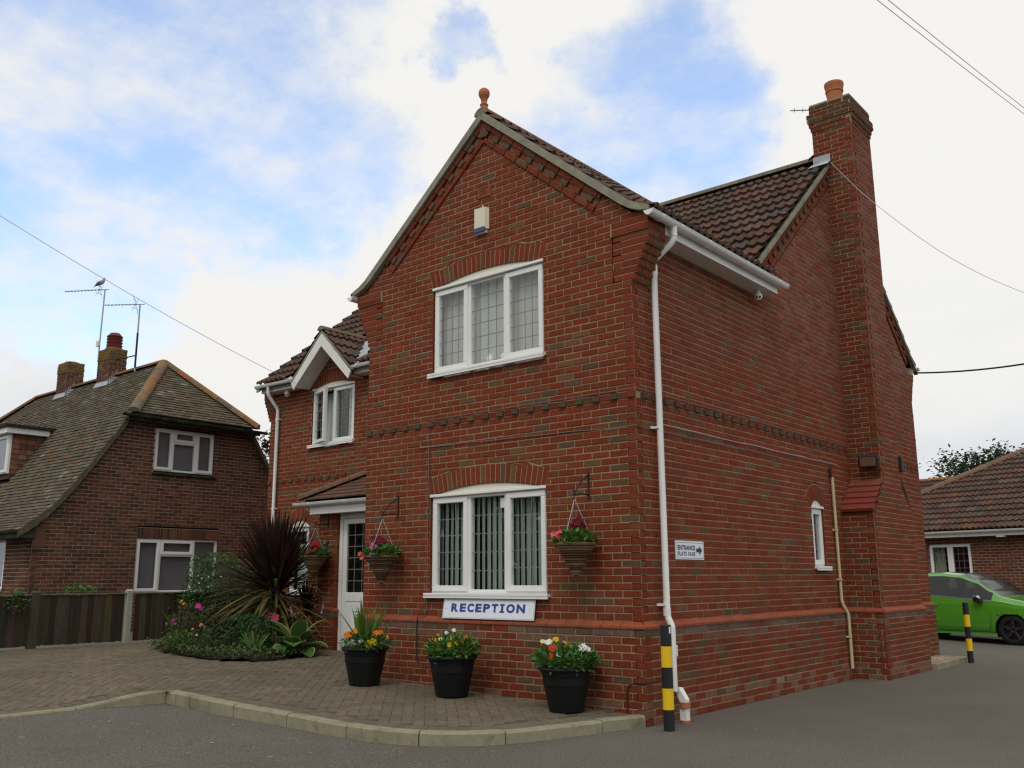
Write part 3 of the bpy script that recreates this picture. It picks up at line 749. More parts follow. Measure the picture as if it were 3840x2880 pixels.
mo.add([V3(0, 7.30, 2.36), V3(CX, 7.30, 2.36), V3(CX, 6.845, 2.92), V3(0, 6.845, 2.92)], [(0, 1, 2, 3)])
mo.add([V3(-.19, 6.845, 2.9), V3(CX, 6.845, 2.9), V3(CX, 6.845, 8.56), V3(-.19, 6.845, 8.56)], [(0, 1, 2, 3)])
for i, (e, dk) in enumerate(((.015, .2), (.035, .4), (.055, .7), (.055, .7), (.02, .8), (.02, .9))):
    r = 114+i; x0, x1, y0, y1 = -.19-e, CX+e, 5.98-e, 6.845+e
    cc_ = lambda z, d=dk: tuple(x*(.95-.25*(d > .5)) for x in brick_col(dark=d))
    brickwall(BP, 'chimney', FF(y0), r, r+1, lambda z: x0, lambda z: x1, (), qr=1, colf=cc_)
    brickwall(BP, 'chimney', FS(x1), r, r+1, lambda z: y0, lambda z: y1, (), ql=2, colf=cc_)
    mo.box((x0+.006, y0+.02, r*.075-.004), (x1-.02, y1, r*.075+.079))
mo.box((-.20, 5.97, 9.0), (CX+.01, 6.855, 9.03))
# weathering tiles on the breast shoulder
for i in range(5):
    t0, t1 = i/5, (i+1)/5; m = MB()
    y0, y1 = 5.507+.473*t0-.035, 5.98-.473*(1-t1); z0, z1 = 2.335+.45*t0, 2.335+.45*t1+.03
    m.prism([(0, y0-.03, z0+.02), (0, y1+.03, z1+.03), (0, y1+.05, z1-.02), (0, y0-.012, z0-.018)], (CX+.012, 0, 0), col=tuple(x*R.uniform(.85, 1.1) for x in (.20, .050, .030))); m.build('weathering_tile', m_brick, house)
BP.build_parts(m_mortar, {'chimney': 'chimney', 'porch': 'porch_wall'})
BP.emit()
# plain far faces that close the shell
m = MB(); q = (.2, .05, .03)
m.add([V3(WX+.01, .01, .2), V3(WX+.01, YM, .2), V3(WX+.01, YM, 5.2), V3(WX+.01, .01, 5.2)], [(0, 3, 2, 1)], col=q)
m.add([V3(XL+.01, YM+.01, 0), V3(XL+.01, DD, 0), V3(XL+.01, DD, 5.1), V3(XL+.01, 6.14, 8.0), V3(XL+.01, YM+.01, 5.1)], [(0, 4, 3, 2, 1)], col=q)
m.add([V3(XL, DD-.01, 0), V3(0, DD-.01, 0), V3(0, DD-.01, 5.1), V3(XL, DD-.01, 5.1)], [(0, 1, 2, 3)], col=q)
m.build('rear_wall', m_brick, house)
# ---- roofs
rb = MB(); und = .05
def quad(b, *p, **k): b.add([Vector(x) for x in p], [tuple(range(len(p)))], **k)
zr = zmain(6.14)-und
yv = lambda z: 3+(z+und-5.45)/HS
for xa, xb, ya in ((XL-.08, -9.28, 2.62), (-9.28, -7.56, 2.97), (-7.56, .05, 2.62)): quad(rb, (xa, ya, zmain(ya)-und), (xb, ya, zmain(ya)-und), (xb, 6.14, zr), (xa, 6.14, zr))
quad(rb, (XL-.08, 9.66, zmain(9.66)-und), (.05, 9.66, zmain(9.66)-und), (.05, 6.14, zr), (XL-.08, 6.14, zr))
for sg in (1, -1):
    xe = -2.085+sg*2.38; xm = -2.085+sg*2.13
    quad(rb, (xm, -.05, zwing(xm)-und), (-2.085, -.05, 7.115-und), (-2.085, yv(7.115-und), 7.115-und), (xm, yv(zwing(xm)-und), zwing(xm)-und))
    quad(rb, (xe, -.05, 5.25-und), (xm, -.05, zwing(xm)-und), (xm, 3.4, zwing(xm)-und), (xe, 3.4, 5.25-und))
    xg = -8.42+sg*.85
    quad(rb, (xg, 2.6, 5.14-und), (-8.42, 2.6, 5.99-und), (-8.42, 3.6, 5.99-und), (xg, 2.7, 5.14-und))
roof = rb.build('roof', m_black, house)
RT = Tiles(house, roof)
def in_main(p):
    x, y, z = p
    if abs(x+2.085) < 2.45 and z < zwing(x)-.02: return False
    if abs(x+8.42) < 1.34 and z < 5.99-abs(x+8.42)*1.0+.36: return False
    if x > -.20 and 5.90 < y < 6.9: return False
    return True
tile_slope(RT, [(2.655, 5.195), (3.0, 5.455), (6.12, zmain(6.12))], Y, V3(0, 0, 0), X, XL-.10, .04, in_main)
tile_slope(RT, [(2.655, 5.195), (3.0, 5.455), (6.12, zmain(6.12))], -Y, V3(0, 12.28, 0), -X, -.04, -XL+.10, lambda p: not (p.x > -.2 and 5.4 < p.y < 6.9))
in_w = lambda p: p.y < 3.0+(p.z-5.45)/HS+.1
pw = [(-.325, 5.195), (-.04, 5.30), (2.07, 7.10)]
tile_slope(RT, pw, -X, V3(0, 0, 0), Y, -.04, 5.2, in_w)
tile_slope(RT, pw, X, V3(-4.17, 0, 0), -Y, -5.2, .04, in_w)
pg = [(0, 5.165), (.80, 5.965)]
tile_slope(RT, pg, -X, V3(-7.60, 0, 0), Y, 2.555, 3.7, lambda p: p.y < 3+(p.z-5.45)/HS+.05, gauge=.30)
tile_slope(RT, pg, X, V3(-9.24, 0, 0), -Y, -3.7, -2.555, lambda p: p.y < 3+(p.z-5.45)/HS+.05, gauge=.30)
GC = ((.165, .145, .105), (.15, .13, .095), (.185, .15, .10))
ridge_run(roof, (XL-.1, 6.14, 8.075), (-.2, 6.14, 8.075), r=.135, cols=GC)
ridge_run(roof, (-2.085, -.07, 7.10), (-2.085, 5.0, 7.10), r=.115, cols=((.20, .095, .05), (.17, .10, .055)))
ridge_run(roof, (-8.42, 2.53, 5.965), (-8.42, 3.62, 5.965), r=.10, cols=((.15, .11, .075), (.16, .115, .075)))
# porch roof: lean-to with hipped end
def ptile(b, F, w, col, ln=.17):
    O, U, V, Nn = F; b.slab((O+Nn*.02, U, (V-Nn*.11).normalized(), (Nn+V*.11).normalized()), [(0.002, 0), (w-.002, 0), (w-.002, ln), (0.002, ln)], .02, .004, .003, col=col)
pcol = lambda: tuple(x*R.uniform(.8, 1.15) for x in (.115, .060, .048))
PR = lambda y: 2.665+.56*(y-1.5)
rbp = MB(); quad(rbp, (-7.42, 1.52, PR(1.52)-.03), (WX, 1.52, PR(1.52)-.03), (WX, YM, PR(YM)-.03), (-6.0, YM, PR(YM)-.03)); quad(rbp, (-7.42, 1.52, PR(1.52)-.03), (-6.0, YM, PR(YM)-.03), (-7.42, YM, PR(1.52)-.03))
proof = rbp.build('porch_roof', m_black, house)
PT = Tiles(house, proof, 'porch_tile', 'porch_tiling', limit=120)
tile_slope(PT, [(1.50, PR(1.5)), (2.94, PR(2.94))], Y, V3(0, 0, 0), X, -7.5, WX, lambda p: p.x+7.45 > (p.y-1.5)+.05, gauge=.14, cover=.165, colf=pcol, shape=('flat', ptile), stag=.5)
tile_slope(PT, [(0, PR(1.5)), (1.44, PR(2.94))], X, V3(-7.45, 0, 0), -Y, -2.94, -1.5, lambda p: p.x+7.45 < (p.y-1.5)-.05, gauge=.14, cover=.165, colf=pcol, shape=('flat', ptile), stag=.5)
PT.emit(); RT.emit()
ridge_run(proof, (-7.47, 1.48, PR(1.5)+.01), (-6.0, 2.94, PR(2.94)+.02), r=.11, cols=((.16, .08, .05), (.15, .085, .055)))
# verges of pale cement
def verge(pts_lo, th, axis, d0, d1):
    b = MB(); n = len(pts_lo); P = []
    for d in (d0, d1):
        for i, (h, z) in enumerate(pts_lo):
            for dz in (0, th[i] if isinstance(th, list) else th): P.append(V3(h, d, z+dz) if axis == 'x' else V3(d, h, z+dz))
    k = 2*n; fs = []
    for i in range(n-1):
        a = 2*i; fs += [(a, a+2, a+3, a+1), (k+a, k+a+1, k+a+3, k+a+2), (a, k+a, k+a+2, a+2), (a+1, a+3, k+a+3, k+a+1)]
    fs += [(0, 1, k+1, k), (k-2, 2*k-2, 2*k-1, k-1)]
    b.add(P, fs); b.build('verge', m_cement, house)
vp = [(0, 7.03), (.3, 6.779), (.8, 6.361), (1.3, 5.943), (1.75, 5.567), (2.0, 5.358), (2.12, 5.275), (2.24, 5.225), (2.36, 5.205)]
vt = [.115, .115, .11, .11, .11, .11, .095, .075, .05]
verge([(-2.085+a, z) for a, z in vp], vt, 'x', -.065, .01); verge([(-2.085-a, z) for a, z in vp], vt, 'x', -.065, .01)
vy = lambda y: zmain(y)-.085
verge([(y, vy(y)) for y in (2.70, 3.2, 4, 5, 5.97)], .07, 'y', -.01, .055); verge([(12.28-y, vy(y)) for y in (2.62, 3.2, 4, 5, 5.42)], .07, 'y', -.01, .055)
verge([(y, vy(y)) for y in (2.62, 4, 6.14)], .07, 'y', XL-.08, XL)
# gutters, fascias, soffits
m = MB(); m.box((.225, .33, 5.035), (.245, 3.17, 5.20)); m.build('fascia', m_upvc, house)
m = MB(); m.box((.004, .332, 5.035), (.222, 3.165, 5.05)); m.build('soffit', m_soffit, house)
gutter(house, (.305, -.11, 5.175), (.305, 3.30, 5.165), rings=(.22, .62, 1.25, 2.2, 3.12))
gutter(house, (WX-.305, -.11, 5.175), (WX-.305, 2.6, 5.165))
for x0, x1 in ((XL-.02, -9.17), (-7.66, WX-.002)):
    m = MB(); m.box((x0, 2.70, 5.03), (x1, 2.72, 5.16)); m.build('fascia', m_upvc, house)
    m = MB(); m.box((x0, 2.722, 5.03), (x1, YM-.004, 5.045)); m.build('soffit', m_soffit, house)
gutter(house, (XL-.12, 2.645, 5.175), (-9.12, 2.645, 5.165), rings=(.35,)); gutter(house, (-7.70, 2.645, 5.165), (WX-.002, 2.645, 5.165), rings=(.25,))
m = MB(); m.box((XL, 9.55, 5.03), (0, 9.57, 5.18)); m.build('fascia', m_upvc, house); gutter(house, (XL, 9.63, 5.16), (.1, 9.63, 5.16))
# gablet bargeboards
for sg in (1, -1):
    b = MB(); A = V3(-8.42, 2.56, 0); e = .02
    b.prism([(-8.42, 2.56, 5.91), (-8.42, 2.56, 5.66), (-8.42+sg*.79, 2.56, 4.93), (-8.42+sg*.86, 2.56, 5.06)], (0, .03, 0)); b.build('bargeboard', m_wpaint, house)
    b = MB(); b.prism([(-8.42, 2.592, 5.74), (-8.42, 2.592, 5.70), (-8.42+sg*.77, 2.592, 4.98), (-8.42+sg*.79, 2.592, 5.0)], (0, YM-2.6, 0)); b.build('soffit', m_soffit, house)
    b = MB(); b.prism([(-8.42, 2.555, 5.965), (-8.42, 2.555, 5.925), (-8.42+sg*.87, 2.555, 5.065), (-8.42+sg*.89, 2.555, 5.09)], (0, .06, 0)); b.build('verge', m_cement, house)
for sg in (1, -1):
    b = MB(); vl = lambda t_, o_: (-8.42+sg*(.87-.85*t_+o_), 2.64+1.0*t_, zmain(2.64+1.0*t_)+.035)
    quad(b, vl(0, -.03), vl(0, .36), vl(.85, .40), vl(.85, -.03)); b.build('valley_lead', m_flash, house)
# porch gutter and fascia
m = MB(); m.box((-7.28, 1.56, 2.44), (WX-.004, 1.58, 2.60)); m.box((-7.28, 1.585, 2.44), (WX-.004, 1.745, 2.455)); m.build('fascia', m_upvc, house)
gutter(house, (-7.60, 1.50, 2.625), (WX-.004, 1.50, 2.615), rings=(.42, 1.3))
# chimney flashing and pot
m = MB(); quad(m, (-.2, 5.965, zmain(5.965)+.16), (CX-.37, 5.965, zmain(5.965)+.16), (CX-.37, 5.965, zmain(5.965)+.03), (-.2, 5.965, zmain(5.965)+.03)); quad(m, (-.24, 5.80, zmain(5.80)+.065), (.09, 5.80, zmain(5.80)+.065), (.085, 5.965, zmain(5.965)+.04), (-.22, 5.965, zmain(5.965)+.04)); m.prism([(-.30, 5.98, 8.10), (-.19, 5.975, 8.16), (-.19, 6.3, 8.22), (-.32, 6.3, 8.17)], (0, 0, .01)); m.build('chimney_flashing', m_flash, house)
m = MB(); m.lathe((.10, 6.36, 9.02), [(.0, 0), (.135, 0), (.135, .03), (.122, .04), (.13, .30), (.145, .31), (.145, .335), (.138, .34), (.15, .40), (.158, .43), (.155, .47), (.12, .475), (.115, .3)], 28); m.build('chimney_pot', m_terra, house)
# finial on the front ridge end
m = MB(); m.lathe((-2.085, -.005, 7.17), [(.05, -.02), (.05, .035), (.043, .05), (.05, .068), (.055, .075), (.05, .085), (.04, .095), (.036, .12), (.045, .16), (.066, .20), (.073, .235), (.066, .27), (.045, .295), (.0, .303)], 24); m.build('finial', m_terra, house)
# date plaque
m = MB(); m.bbox(f0, -2.19, -1.98, 6.003, 6.147, -.06, .012, .008, col=(.27, .075, .035)); plq = m.build('date_plaque', m_brick, house)
# ---- lettering
def text(body, F, uc, vc, height, width, mat_, parent, n=.001, bold=.0, name='lettering', th=.0012):
    cu = bpy.data.curves.new(name, 'FONT'); cu.body = body; cu.align_x = 'CENTER'; cu.align_y = 'CENTER'; cu.offset = bold; cu.extrude = 0; cu.resolution_u = 3
    t = bpy.data.objects.new(name+'_tmp', cu); COL.objects.link(t); bpy.context.view_layer.update()
    me = bpy.data.meshes.new_from_object(t.evaluated_get(bpy.context.evaluated_depsgraph_get())); bpy.data.objects.remove(t)
    xs = [v.co.x for v in me.vertices]; ys = [v.co.y for v in me.vertices]; x0, x1, y0, y1 = min(xs), max(xs), min(ys), max(ys)
    O, U, V, Nn = F; off = wloc(root(parent))
    for v in me.vertices:
        a = uc+((v.co.x-x0)/(x1-x0)-.5)*width; b = vc+((v.co.y-y0)/(y1-y0)-.5)*height
        v.co = O+U*a+V*b+Nn*n-off
    me.materials.clear(); me.materials.append(mat_); o = bpy.data.objects.new(name, me); COL.objects.link(o); o.parent = parent; return o
text('2001', f0, -2.085, 6.068, .075, .15, m_mortar, plq, n=.0135, bold=.0, name='date_numeral')
for o_ in (bpy.data.objects['date_numeral'],): o_.data.materials.clear(); o_.data.materials.append(m_flat)
m = MB()
for i in range(12): m.fbox(f0, -2.165+i*.0135, -2.157+i*.0135, 6.122, 6.132, .012, .016)
m.build('date_moulding', m_flat, plq)

# ---- windows and door of the house
wu = window(house, f0, -2.955, -1.185, 3.885, 4.985, [(-2.955, -2.37, 3.885, 4.985, 'casement'), (-2.37, -1.785, 3.885, 4.985, 'fixed'), (-1.785, -1.185, 3.885, 4.985, 'casement')], rise=.105, leads=[(4, 6), (4, 6), (4, 6)], sill_over=.03, label='upper window with leaded panes and net curtain')
curtain(wu, f0, -2.95, -1.19, 3.84, 4.98, -.17, m_net, 'net_curtain', waves=11, amp=.014)
m = MB(); m.lathe((-2.08, .11, 3.93), [(0, 0), (.035, .0), (.05, .04), (.04, .09), (.0, .12)], 12); m.lathe((-1.86, .11, 3.93), [(0, 0), (.04, 0), (.05, .05), (.03, .08), (0, .1)], 12); m.build('sill_ornament', m_upvc, wu)
wl = window(house, f0, -2.955, -1.185, 1.232, 2.375, [(-2.955, -2.36, 1.232, 2.375, 'casement'), (-2.36, -1.785, 1.232, 2.375, 'fixed'), (-1.785, -1.185, 1.232, 2.375, 'casement')], rise=.105, leads=[(3, 5), (3, 5), (3, 5)], sill_over=.045, label='lower window with leaded panes and vertical blinds')
me_b = None
for i in range(21):
    u = -2.92+i*.0845
    if me_b is None: b = MB(); h0 = wloc(house); b.add([V3(a_, 0, z_)+h0 for a_, z_ in ((-.044, -.55), (.044, -.55), (.044, .55), (-.044, .55))], [(0, 1, 2, 3)]); ob = b.build('blind_slat', m_blind, wl); me_b = ob.data
    else: ob = bpy.data.objects.new('blind_slat', me_b); COL.objects.link(ob); ob.parent = wl
    ob.location = V3(u, .17, 1.80)-wloc(house); ob.rotation_euler = (0, 0, math.radians(R.uniform(-27, -15)))
m = MB(); m.fbox(f0, -1.89, -1.80, 2.19, 2.30, -.062, -.0615); m.build('paper_notice', mat('paper', (.7, .72, .74), .8), wl)
ws = window(house, s0, 4.39, 4.79, 1.535, 2.335, [(4.39, 4.79, 1.535, 2.335, 'casement')], rise=.105, leads=(2, 4), sill_over=.03, roomd=.8)
curtain(ws, s0, 4.4, 4.78, 1.49, 2.33, -.3, m_drape, waves=3)
wg = window(house, f1, -9.10, -7.875, 3.885, 4.955, [(-9.10, -8.49, 3.885, 4.955, 'open'), (-8.49, -7.875, 3.885, 4.955, 'casement')], rise=.10, leads=[(3, 5), (3, 5)], sill_over=.04, label='first floor window with its left casement standing open')
curtain(wg, f1, -8.98, -8.55, 3.85, 4.90, -.22, m_drape, 'curtain', waves=4, amp=.03); curtain(wg, f1, -8.25, -7.88, 3.85, 4.93, -.2, m_net, 'net_curtain', waves=4)
wk = window(house, f1, -9.625, -9.05, 1.18, 2.375, [(-9.625, -9.05, 1.98, 2.375, 'casement'), (-9.625, -9.05, 1.18, 1.98, 'fixed')], rise=.125, leads=[(2, 2), (3, 4)])
curtain(wk, f1, -9.6, -9.07, 1.18, 1.97, -.2, m_drape, waves=5)
# porch screen and door
dz = .30; fd = FF(1.80)
m = MB()
for a, b_, c, d in ((-6.80, -6.725, dz, 2.44), (-6.725, WX, 2.36, 2.44), (-5.80, -5.72, dz, 2.36), (WX-.07, WX, dz, 2.36), (-6.725, WX, dz, dz+.04)): m.bbox(fd, a, b_, c, d, -.07, .0)
ent = m.build('door_frame', m_upvc, house)
m = MB()
for a, b_, c, d in ((-6.72, -6.63, dz+.045, 2.355), (-5.895, -5.805, dz+.045, 2.355), (-6.63, -5.895, 2.27, 2.355), (-6.63, -5.895, 1.06, 1.20)): m.bbox(fd, a, b_, c, d, -.055, -.012, .008)
m.bbox(fd, -6.63, -5.895, dz+.045, 1.06, -.045, -.022, .004); door = m.build('front_door', m_upvc, house)
m = MB()
for a, b_, c, d, n_ in ((-6.46, -6.06, .45, .93, -.012), (-6.40, -6.12, .50, .88, -.004), (-6.34, -6.18, .56, .82, .004)):
    for e in ((a, b_, d-.022, d), (a, b_, c, c+.022), (a, a+.022, c, d), (b_-.022, b_, c, d)): m.bbox(fd, *e, -.03, n_, .006)
m.build('door_moulding', m_upvc, door)
m = MB(); m.fbox(fd, -6.635, -5.89, 1.195, 2.275, -.036, -.030); m.build('pane', m_glass, door)
m = MB()
for j in (1, 2, 3): x = lerp(-6.63, -5.895, j/4); m.fbox(fd, x-.005, x+.005, 1.2, 2.27, -.0295, -.026)
for j in range(1, 6): y = lerp(1.2, 2.27, j/6); m.fbox(fd, -6.63, -5.895, y-.005, y+.005, -.0292, -.0257)
m.build('lead_strip', m_lead, door)
m = MB(); m.fbox(fd, -5.87, -5.84, 1.05, 1.27, -.012, .0); m.tube([fd[0]+X*-5.855+Z*1.2-Y*.02, fd[0]+X*-5.855+Z*1.2-Y*.05, fd[0]+X*-5.98+Z*1.2-Y*.05], .009, 8); m.build('door_handle', m_chrome, door)
m = MB(); m.fbox(fd, -5.72, WX-.07, dz+.04, 2.36, -.045, -.04); m.build('side_light', m_glass, ent)
m = MB(); a, b_ = -7.2, WX
for q in ([(a, 2.93, .3), (b_, 2.93, .3), (b_, 2.93, 2.5), (a, 2.93, 2.5)], [(a, 1.88, 2.48), (b_, 1.88, 2.48), (b_, 2.93, 2.48), (a, 2.93, 2.48)], [(a, 1.9, .3), (b_, 1.9, .3), (b_, 2.93, .3), (a, 2.93, .3)]): m.add([V3(*p) for p in q], [(0, 1, 2, 3)])
m.build('porch_lining', mat('porch_lining', (.10, .11, .085), .9, .1), ent)
# ---- downpipes and other pipes
def dpipe(pts, r, name='downpipe', mm=None): b = MB(); b.tube(pts, r, 14); return b.build(name, mm or m_upvc, house)
px, py = .075, .345
dp = dpipe([(.305, .40, 5.13), (.305, .40, 5.0), (.29, .39, 4.955), (.10, .352, 4.80), (px, py, 4.75), (px, py, 1.05), (.085, py, 1.0), (.125, py-.01, .93), (.13, py-.01, .88), (.13, py-.01, .30)], .034)
for z in (4.74, 2.94, 1.13): pipe_clip(dp, s0, py, z, .034)
for a_, b_ in (((px, py, 4.60), (px, py, 4.72)), ((.125, py-.01, .80), (.125, py-.01, .92)), ((.305, .40, 5.02), (.305, .40, 5.13)), ((px, py, 1.02), (px, py, 1.10))): m = MB(); m.tube([a_, b_], .039, 14); m.build('pipe_socket', m_upvc, dp)
m = MB(); m.prism([(.10, py+.03, .33), (.16, py+.03, .33), (.23, py+.03, .22), (.23, py+.03, .02), (.16, py+.03, .02), (.16, py+.03, .2)], (0, .07, 0)); m.build('pipe_shoe', m_upvc, dp)
m = MB(); m.bbox(FS(PJ), py+.05, py+.11, .62, .73, .004, .07); m.build('junction_box', m_upvc, house)
for z_ in (.14, -.03): m = MB(); m.tube([(.20, py+.06, z_), (.20, py+.06, z_+.055)], .052, 12); m.build('clay_collar', m_terra, dp)
lx, ly = -10.12, YM-.06
dp2 = dpipe([(lx, 2.645, 5.13), (lx, 2.645, 4.99), (lx, 2.68, 4.93), (lx+.02, ly-.02, 4.72), (lx+.02, ly, 4.66), (lx+.02, ly, 1.0), (lx+.02, ly-.05, .9), (lx+.02, ly-.05, .4)], .034)
for z in (4.5, 2.75, 1.2): pipe_clip(dp2, f1, lx+.02, z, .034)
cpipe = dpipe([(.035, 5.13, 2.80), (.035, 5.14, 1.08), (.045, 5.145, 1.02), (.085, 5.20, .90), (.09, 5.205, .85), (.09, 5.205, .16)], .021, 'overflow_pipe', m_cream)
for z, y_ in ((2.05, 5.135), (1.36, 5.138)): pipe_clip(cpipe, s0, y_, z, .021, m_cream)
pipe_clip(cpipe, FS(PJ), 5.205, .58, .021, m_cream)
m = MB(); m.tube([(.03, 5.10, 2.80), (.03, 5.10, 2.93)], .022, 8); m.build('pipe_stub', m_iron, cpipe)
# dark strip and box on the flank of the chimney
m = MB(); m.bbox(FS(CX), 6.80, 6.90, 2.98, 3.22, 0, .05, .008); m.build('meter_box', m_iron, house)

# ================================================================== things fixed to or standing by the house
def at(F, u, v, n=0.0): return F[0]+F[1]*u+F[2]*v+F[3]*n
def at_(F, u, v, n=0.0): return F[0]+F[1]*u+F[2]*v+F[3]*n
t = thing('reception_sign', (-2.0, -.06, .95), 'white RECEPTION sign in blue letters standing on the plinth under the window', 'sign')
fr = (V3(-2.0, -.066, .955), X, V3(0, .16, 1).normalized(), V3(0, -1, .16).normalized())
m = MB(); m.slab(fr, [(-.68, 0), (.68, 0), (.68, .222), (-.68, .222)], .006, 0, .001); m.build('sign_board', m_sign, t)
m = MB()
for e in ((-.67, .67, .010, .0125), (-.67, .67, .2095, .212), (-.67, -.6675, .01, .212), (.6675, .67, .01, .212)): m.fbox(fr, *e, .0004, .001)
m.build('sign_border', m_ink, t)
VW = dict(R=.78, E=.68, C=.72, P=.73, T=.69, I=.56, O=.85, N=.84); tot = sum(VW[c] for c in 'RECEPTION'); u = -.56
for c in 'RECEPTION':
    w_ = VW[c]/tot*1.12; uc = u+w_/2; u += w_
    if c == 'I':
        m = MB(); lw = w_-.026
        for e in ((uc-.0165, uc+.0165, .0745, .1695), (uc-lw/2, uc+lw/2, .0745, .0925), (uc-lw/2, uc+lw/2, .1515, .1695)): m.add([at_(fr, a_, b_, .0014) for a_, b_ in ((e[0], e[2]), (e[1], e[2]), (e[1], e[3]), (e[0], e[3]))], [(0, 1, 2, 3)])
        m.build('letter', m_ink, t)
    else: text(c, fr, uc, .122, .099 if c in 'CO' else .095, w_-.022, m_ink, t, n=.0012, bold=.055, name='letter')
m = MB()
for u in (-.62, .62): m.lathe(at(fr, u, .11, .001), [(0, .004), (.005, .003), (.006, 0)], 8)
m.build('screw', m_iron, t)
t = thing('direction_sign', (.0, .98, 1.58), 'white ENTRANCE FLATS 10-28 sign with blue arrow pointing right on the side wall', 'sign')
fe = (V3(.012, .985, 1.585), Y, Z, X)
m = MB(); m.slab(fe, [(-.305, 0), (.30, 0), (.30, .198), (-.305, .198)], .012, 0, .003); m.build('sign_board', m_sign, t)
m = MB()
for e in ((-.285, .28, .014, .018), (-.285, .28, .178, .182), (-.285, -.2815, .014, .182), (.2765, .28, .014, .182)): m.fbox(fe, *e, .0004, .001)
m.build('sign_border', m_ink2, t)
text('ENTRANCE', fe, -.083, .126, .052, .37, m_ink2, t, n=.0012, bold=.035); text('FLATS 10-28', fe, -.083, .062, .045, .36, m_ink2, t, n=.0012, bold=.025)
m = MB(); m.add([at(fe, u, v, .0012) for u, v in ((.127, .080), (.19, .080), (.19, .048), (.258, .101), (.19, .152), (.19, .122), (.127, .122))], [tuple(range(7))]); m.build('arrow', m_ink2, t)
t = thing('door_notice', (-3.98, 0, 1.58), 'small white and blue notice on the brick behind the hanging basket', 'sign')
m = MB(); m.slab((V3(-3.97, -.005, 1.58), X, Z, -Y), [(-.09, 0), (.09, 0), (.09, .155), (-.09, .155)], .006, 0, .001); m.build('sign_board', m_sign, t)
m = MB(); m.add([V3(-3.97+a, -.0062, 1.58+b_) for a, b_ in ((-.06, .05), (.0, .05), (.05, .10), (.0, .13), (-.05, .12))], [(0, 1, 2, 3, 4)]); m.build('emblem', m_ink, t)
t = thing('alarm_box', (-2.11, 0, 5.55), 'cream burglar alarm box with blue strobe high on the gable', 'alarm')
m = MB(); P_ = [(-2.215, -.002), (-2.205, -.05), (-2.195, -.062), (-2.045, -.062), (-2.03, -.05), (-2.005, -.002)]
m.prism([(a, b_, 5.58) for a, b_ in P_], (0, 0, .275)); m.box((-2.19, -.045, 5.53), (-2.03, -.004, 5.58)); m.build('case', m_beige, t)
m = MB(); m.prism([(a, b_*1.03-.002, 5.545) for a, b_ in ((-2.207, -.03), (-2.197, -.066), (-2.045, -.066), (-2.03, -.05), (-2.03, -.03))], (0, 0, .055)); m.build('strobe', m_blue, t)
m = MB(); m.tube([(-2.10, -.012, 5.855), (-2.10, -.012, 5.90)], .008, 8); m.build('cable_gland', m_upvc, t)
t = thing('floodlight', (.25, 5.97, 3.0), 'black floodlight on the chimney breast above the weathering tiles', 'floodlight')
ff = (V3(.33, 5.80, 3.06), V3(.97, .12, 0).normalized(), V3(.02, -.2, .98).normalized(), V3(.10, -.97, -.22).normalized())
m = MB(); m.slab(ff, [(-.14, -.09), (.14, -.09), (.14, .09), (-.14, .09)], .06, 0, .012); m.build('lamp_body', m_iron, t)
m = MB(); m.fbox(ff, -.112, .112, -.066, .066, .001, .003); m.build('lamp_glass', mat('lamp_lens', (.16, .085, .06), .25, .5), t)
m = MB(); m.tube([at(ff, -.15, 0, -.03), at(ff, -.15, .02, -.12), at(ff, .0, .02, -.15), at(ff, .15, .02, -.12), at(ff, .15, 0, -.03)], .010, 6); m.box((.26, 5.93, 3.03), (.40, 5.976, 3.13)); m.build('lamp_bracket', m_iron, t)
def sec_cam(loc, d, label):
    t = thing('security_light', loc, label, 'security lamp'); p = Vector(loc)
    m = MB(); m.tube([p, p-Z*.04], .03, 12); m.lathe(p-Z*.085, [(0, -.052), (.03, -.043), (.05, -.015), (.052, .01), (.04, .04), (0, .05)], 16); m.build('housing', m_upvc, t)
    m = MB(); d = Vector(d).normalized(); s_ = d.cross(Z).normalized()
    for e in (-1, 1):
        q = p-Z*.088+d*.042+s_*e*.02; m.tube([q, q+d*.012], .014, 10)
    m.build('lens', m_roofblk, t)
sec_cam((.12, 2.85, 5.034), (.5, -1, -.3), 'white twin sensor lamp under the soffit on the right'); sec_cam((-9.72, 2.80, 5.03), (.4, -1, -.3), 'white twin sensor lamp under the eaves at the far left')
# cables clipped along the brickwork
def cable(name, pts, r, mm, label, cat='cable', group=None):
    b = MB(); b.tube(pts, r, 6); o = b.build(name, mm); tag(o, label, cat, group); return o
def wob(a, b, n, F, nn=.012, w=.006):
    return [at(F, lerp(a[0], b[0], i/n)+R.uniform(-w, w)*.3, lerp(a[1], b[1], i/n)+R.uniform(-w, w), nn) for i in range(n+1)]
cable('wall_cable', wob((-2.985, 1.0), (-2.985, 3.27), 8, f0)+wob((-2.93, 3.312), (-.02, 3.318), 12, f0, .034, .003)+[V3(.03, -.03, 3.318)]+wob((.02, 3.315), (5.9, 3.312), 20, s0, .036, .004), .0045, m_cab, 'grey cable running up beside the windows and along the dentil course')
cable('wall_cable', wob((-3.14, 2.99), (-.01, 2.93), 12, f0)+[V3(.012, -.012, 2.93)]+wob((.02, 2.92), (3.4, 2.93), 12, s0, .012, .008), .005, m_cab, 'thin grey cable looped under the dentil course round the corner')
cable('wall_cable', wob((.46, 3.0), (5.4, 3.0), 16, s0, .012, .006), .005, m_wire, 'pale cable running level from the downpipe to the chimney')
cable('wall_cable', [V3(-3.05, -.07, .45)]+wob((-3.09, .47), (-3.10, .85), 4, f0, .062)+[V3(-3.07, -.075, .98)]+wob((-2.985, 1.0), (-2.985, 1.02), 2, f0), .006, m_cabb, 'dark cable dropping down the plinth behind the middle pot')
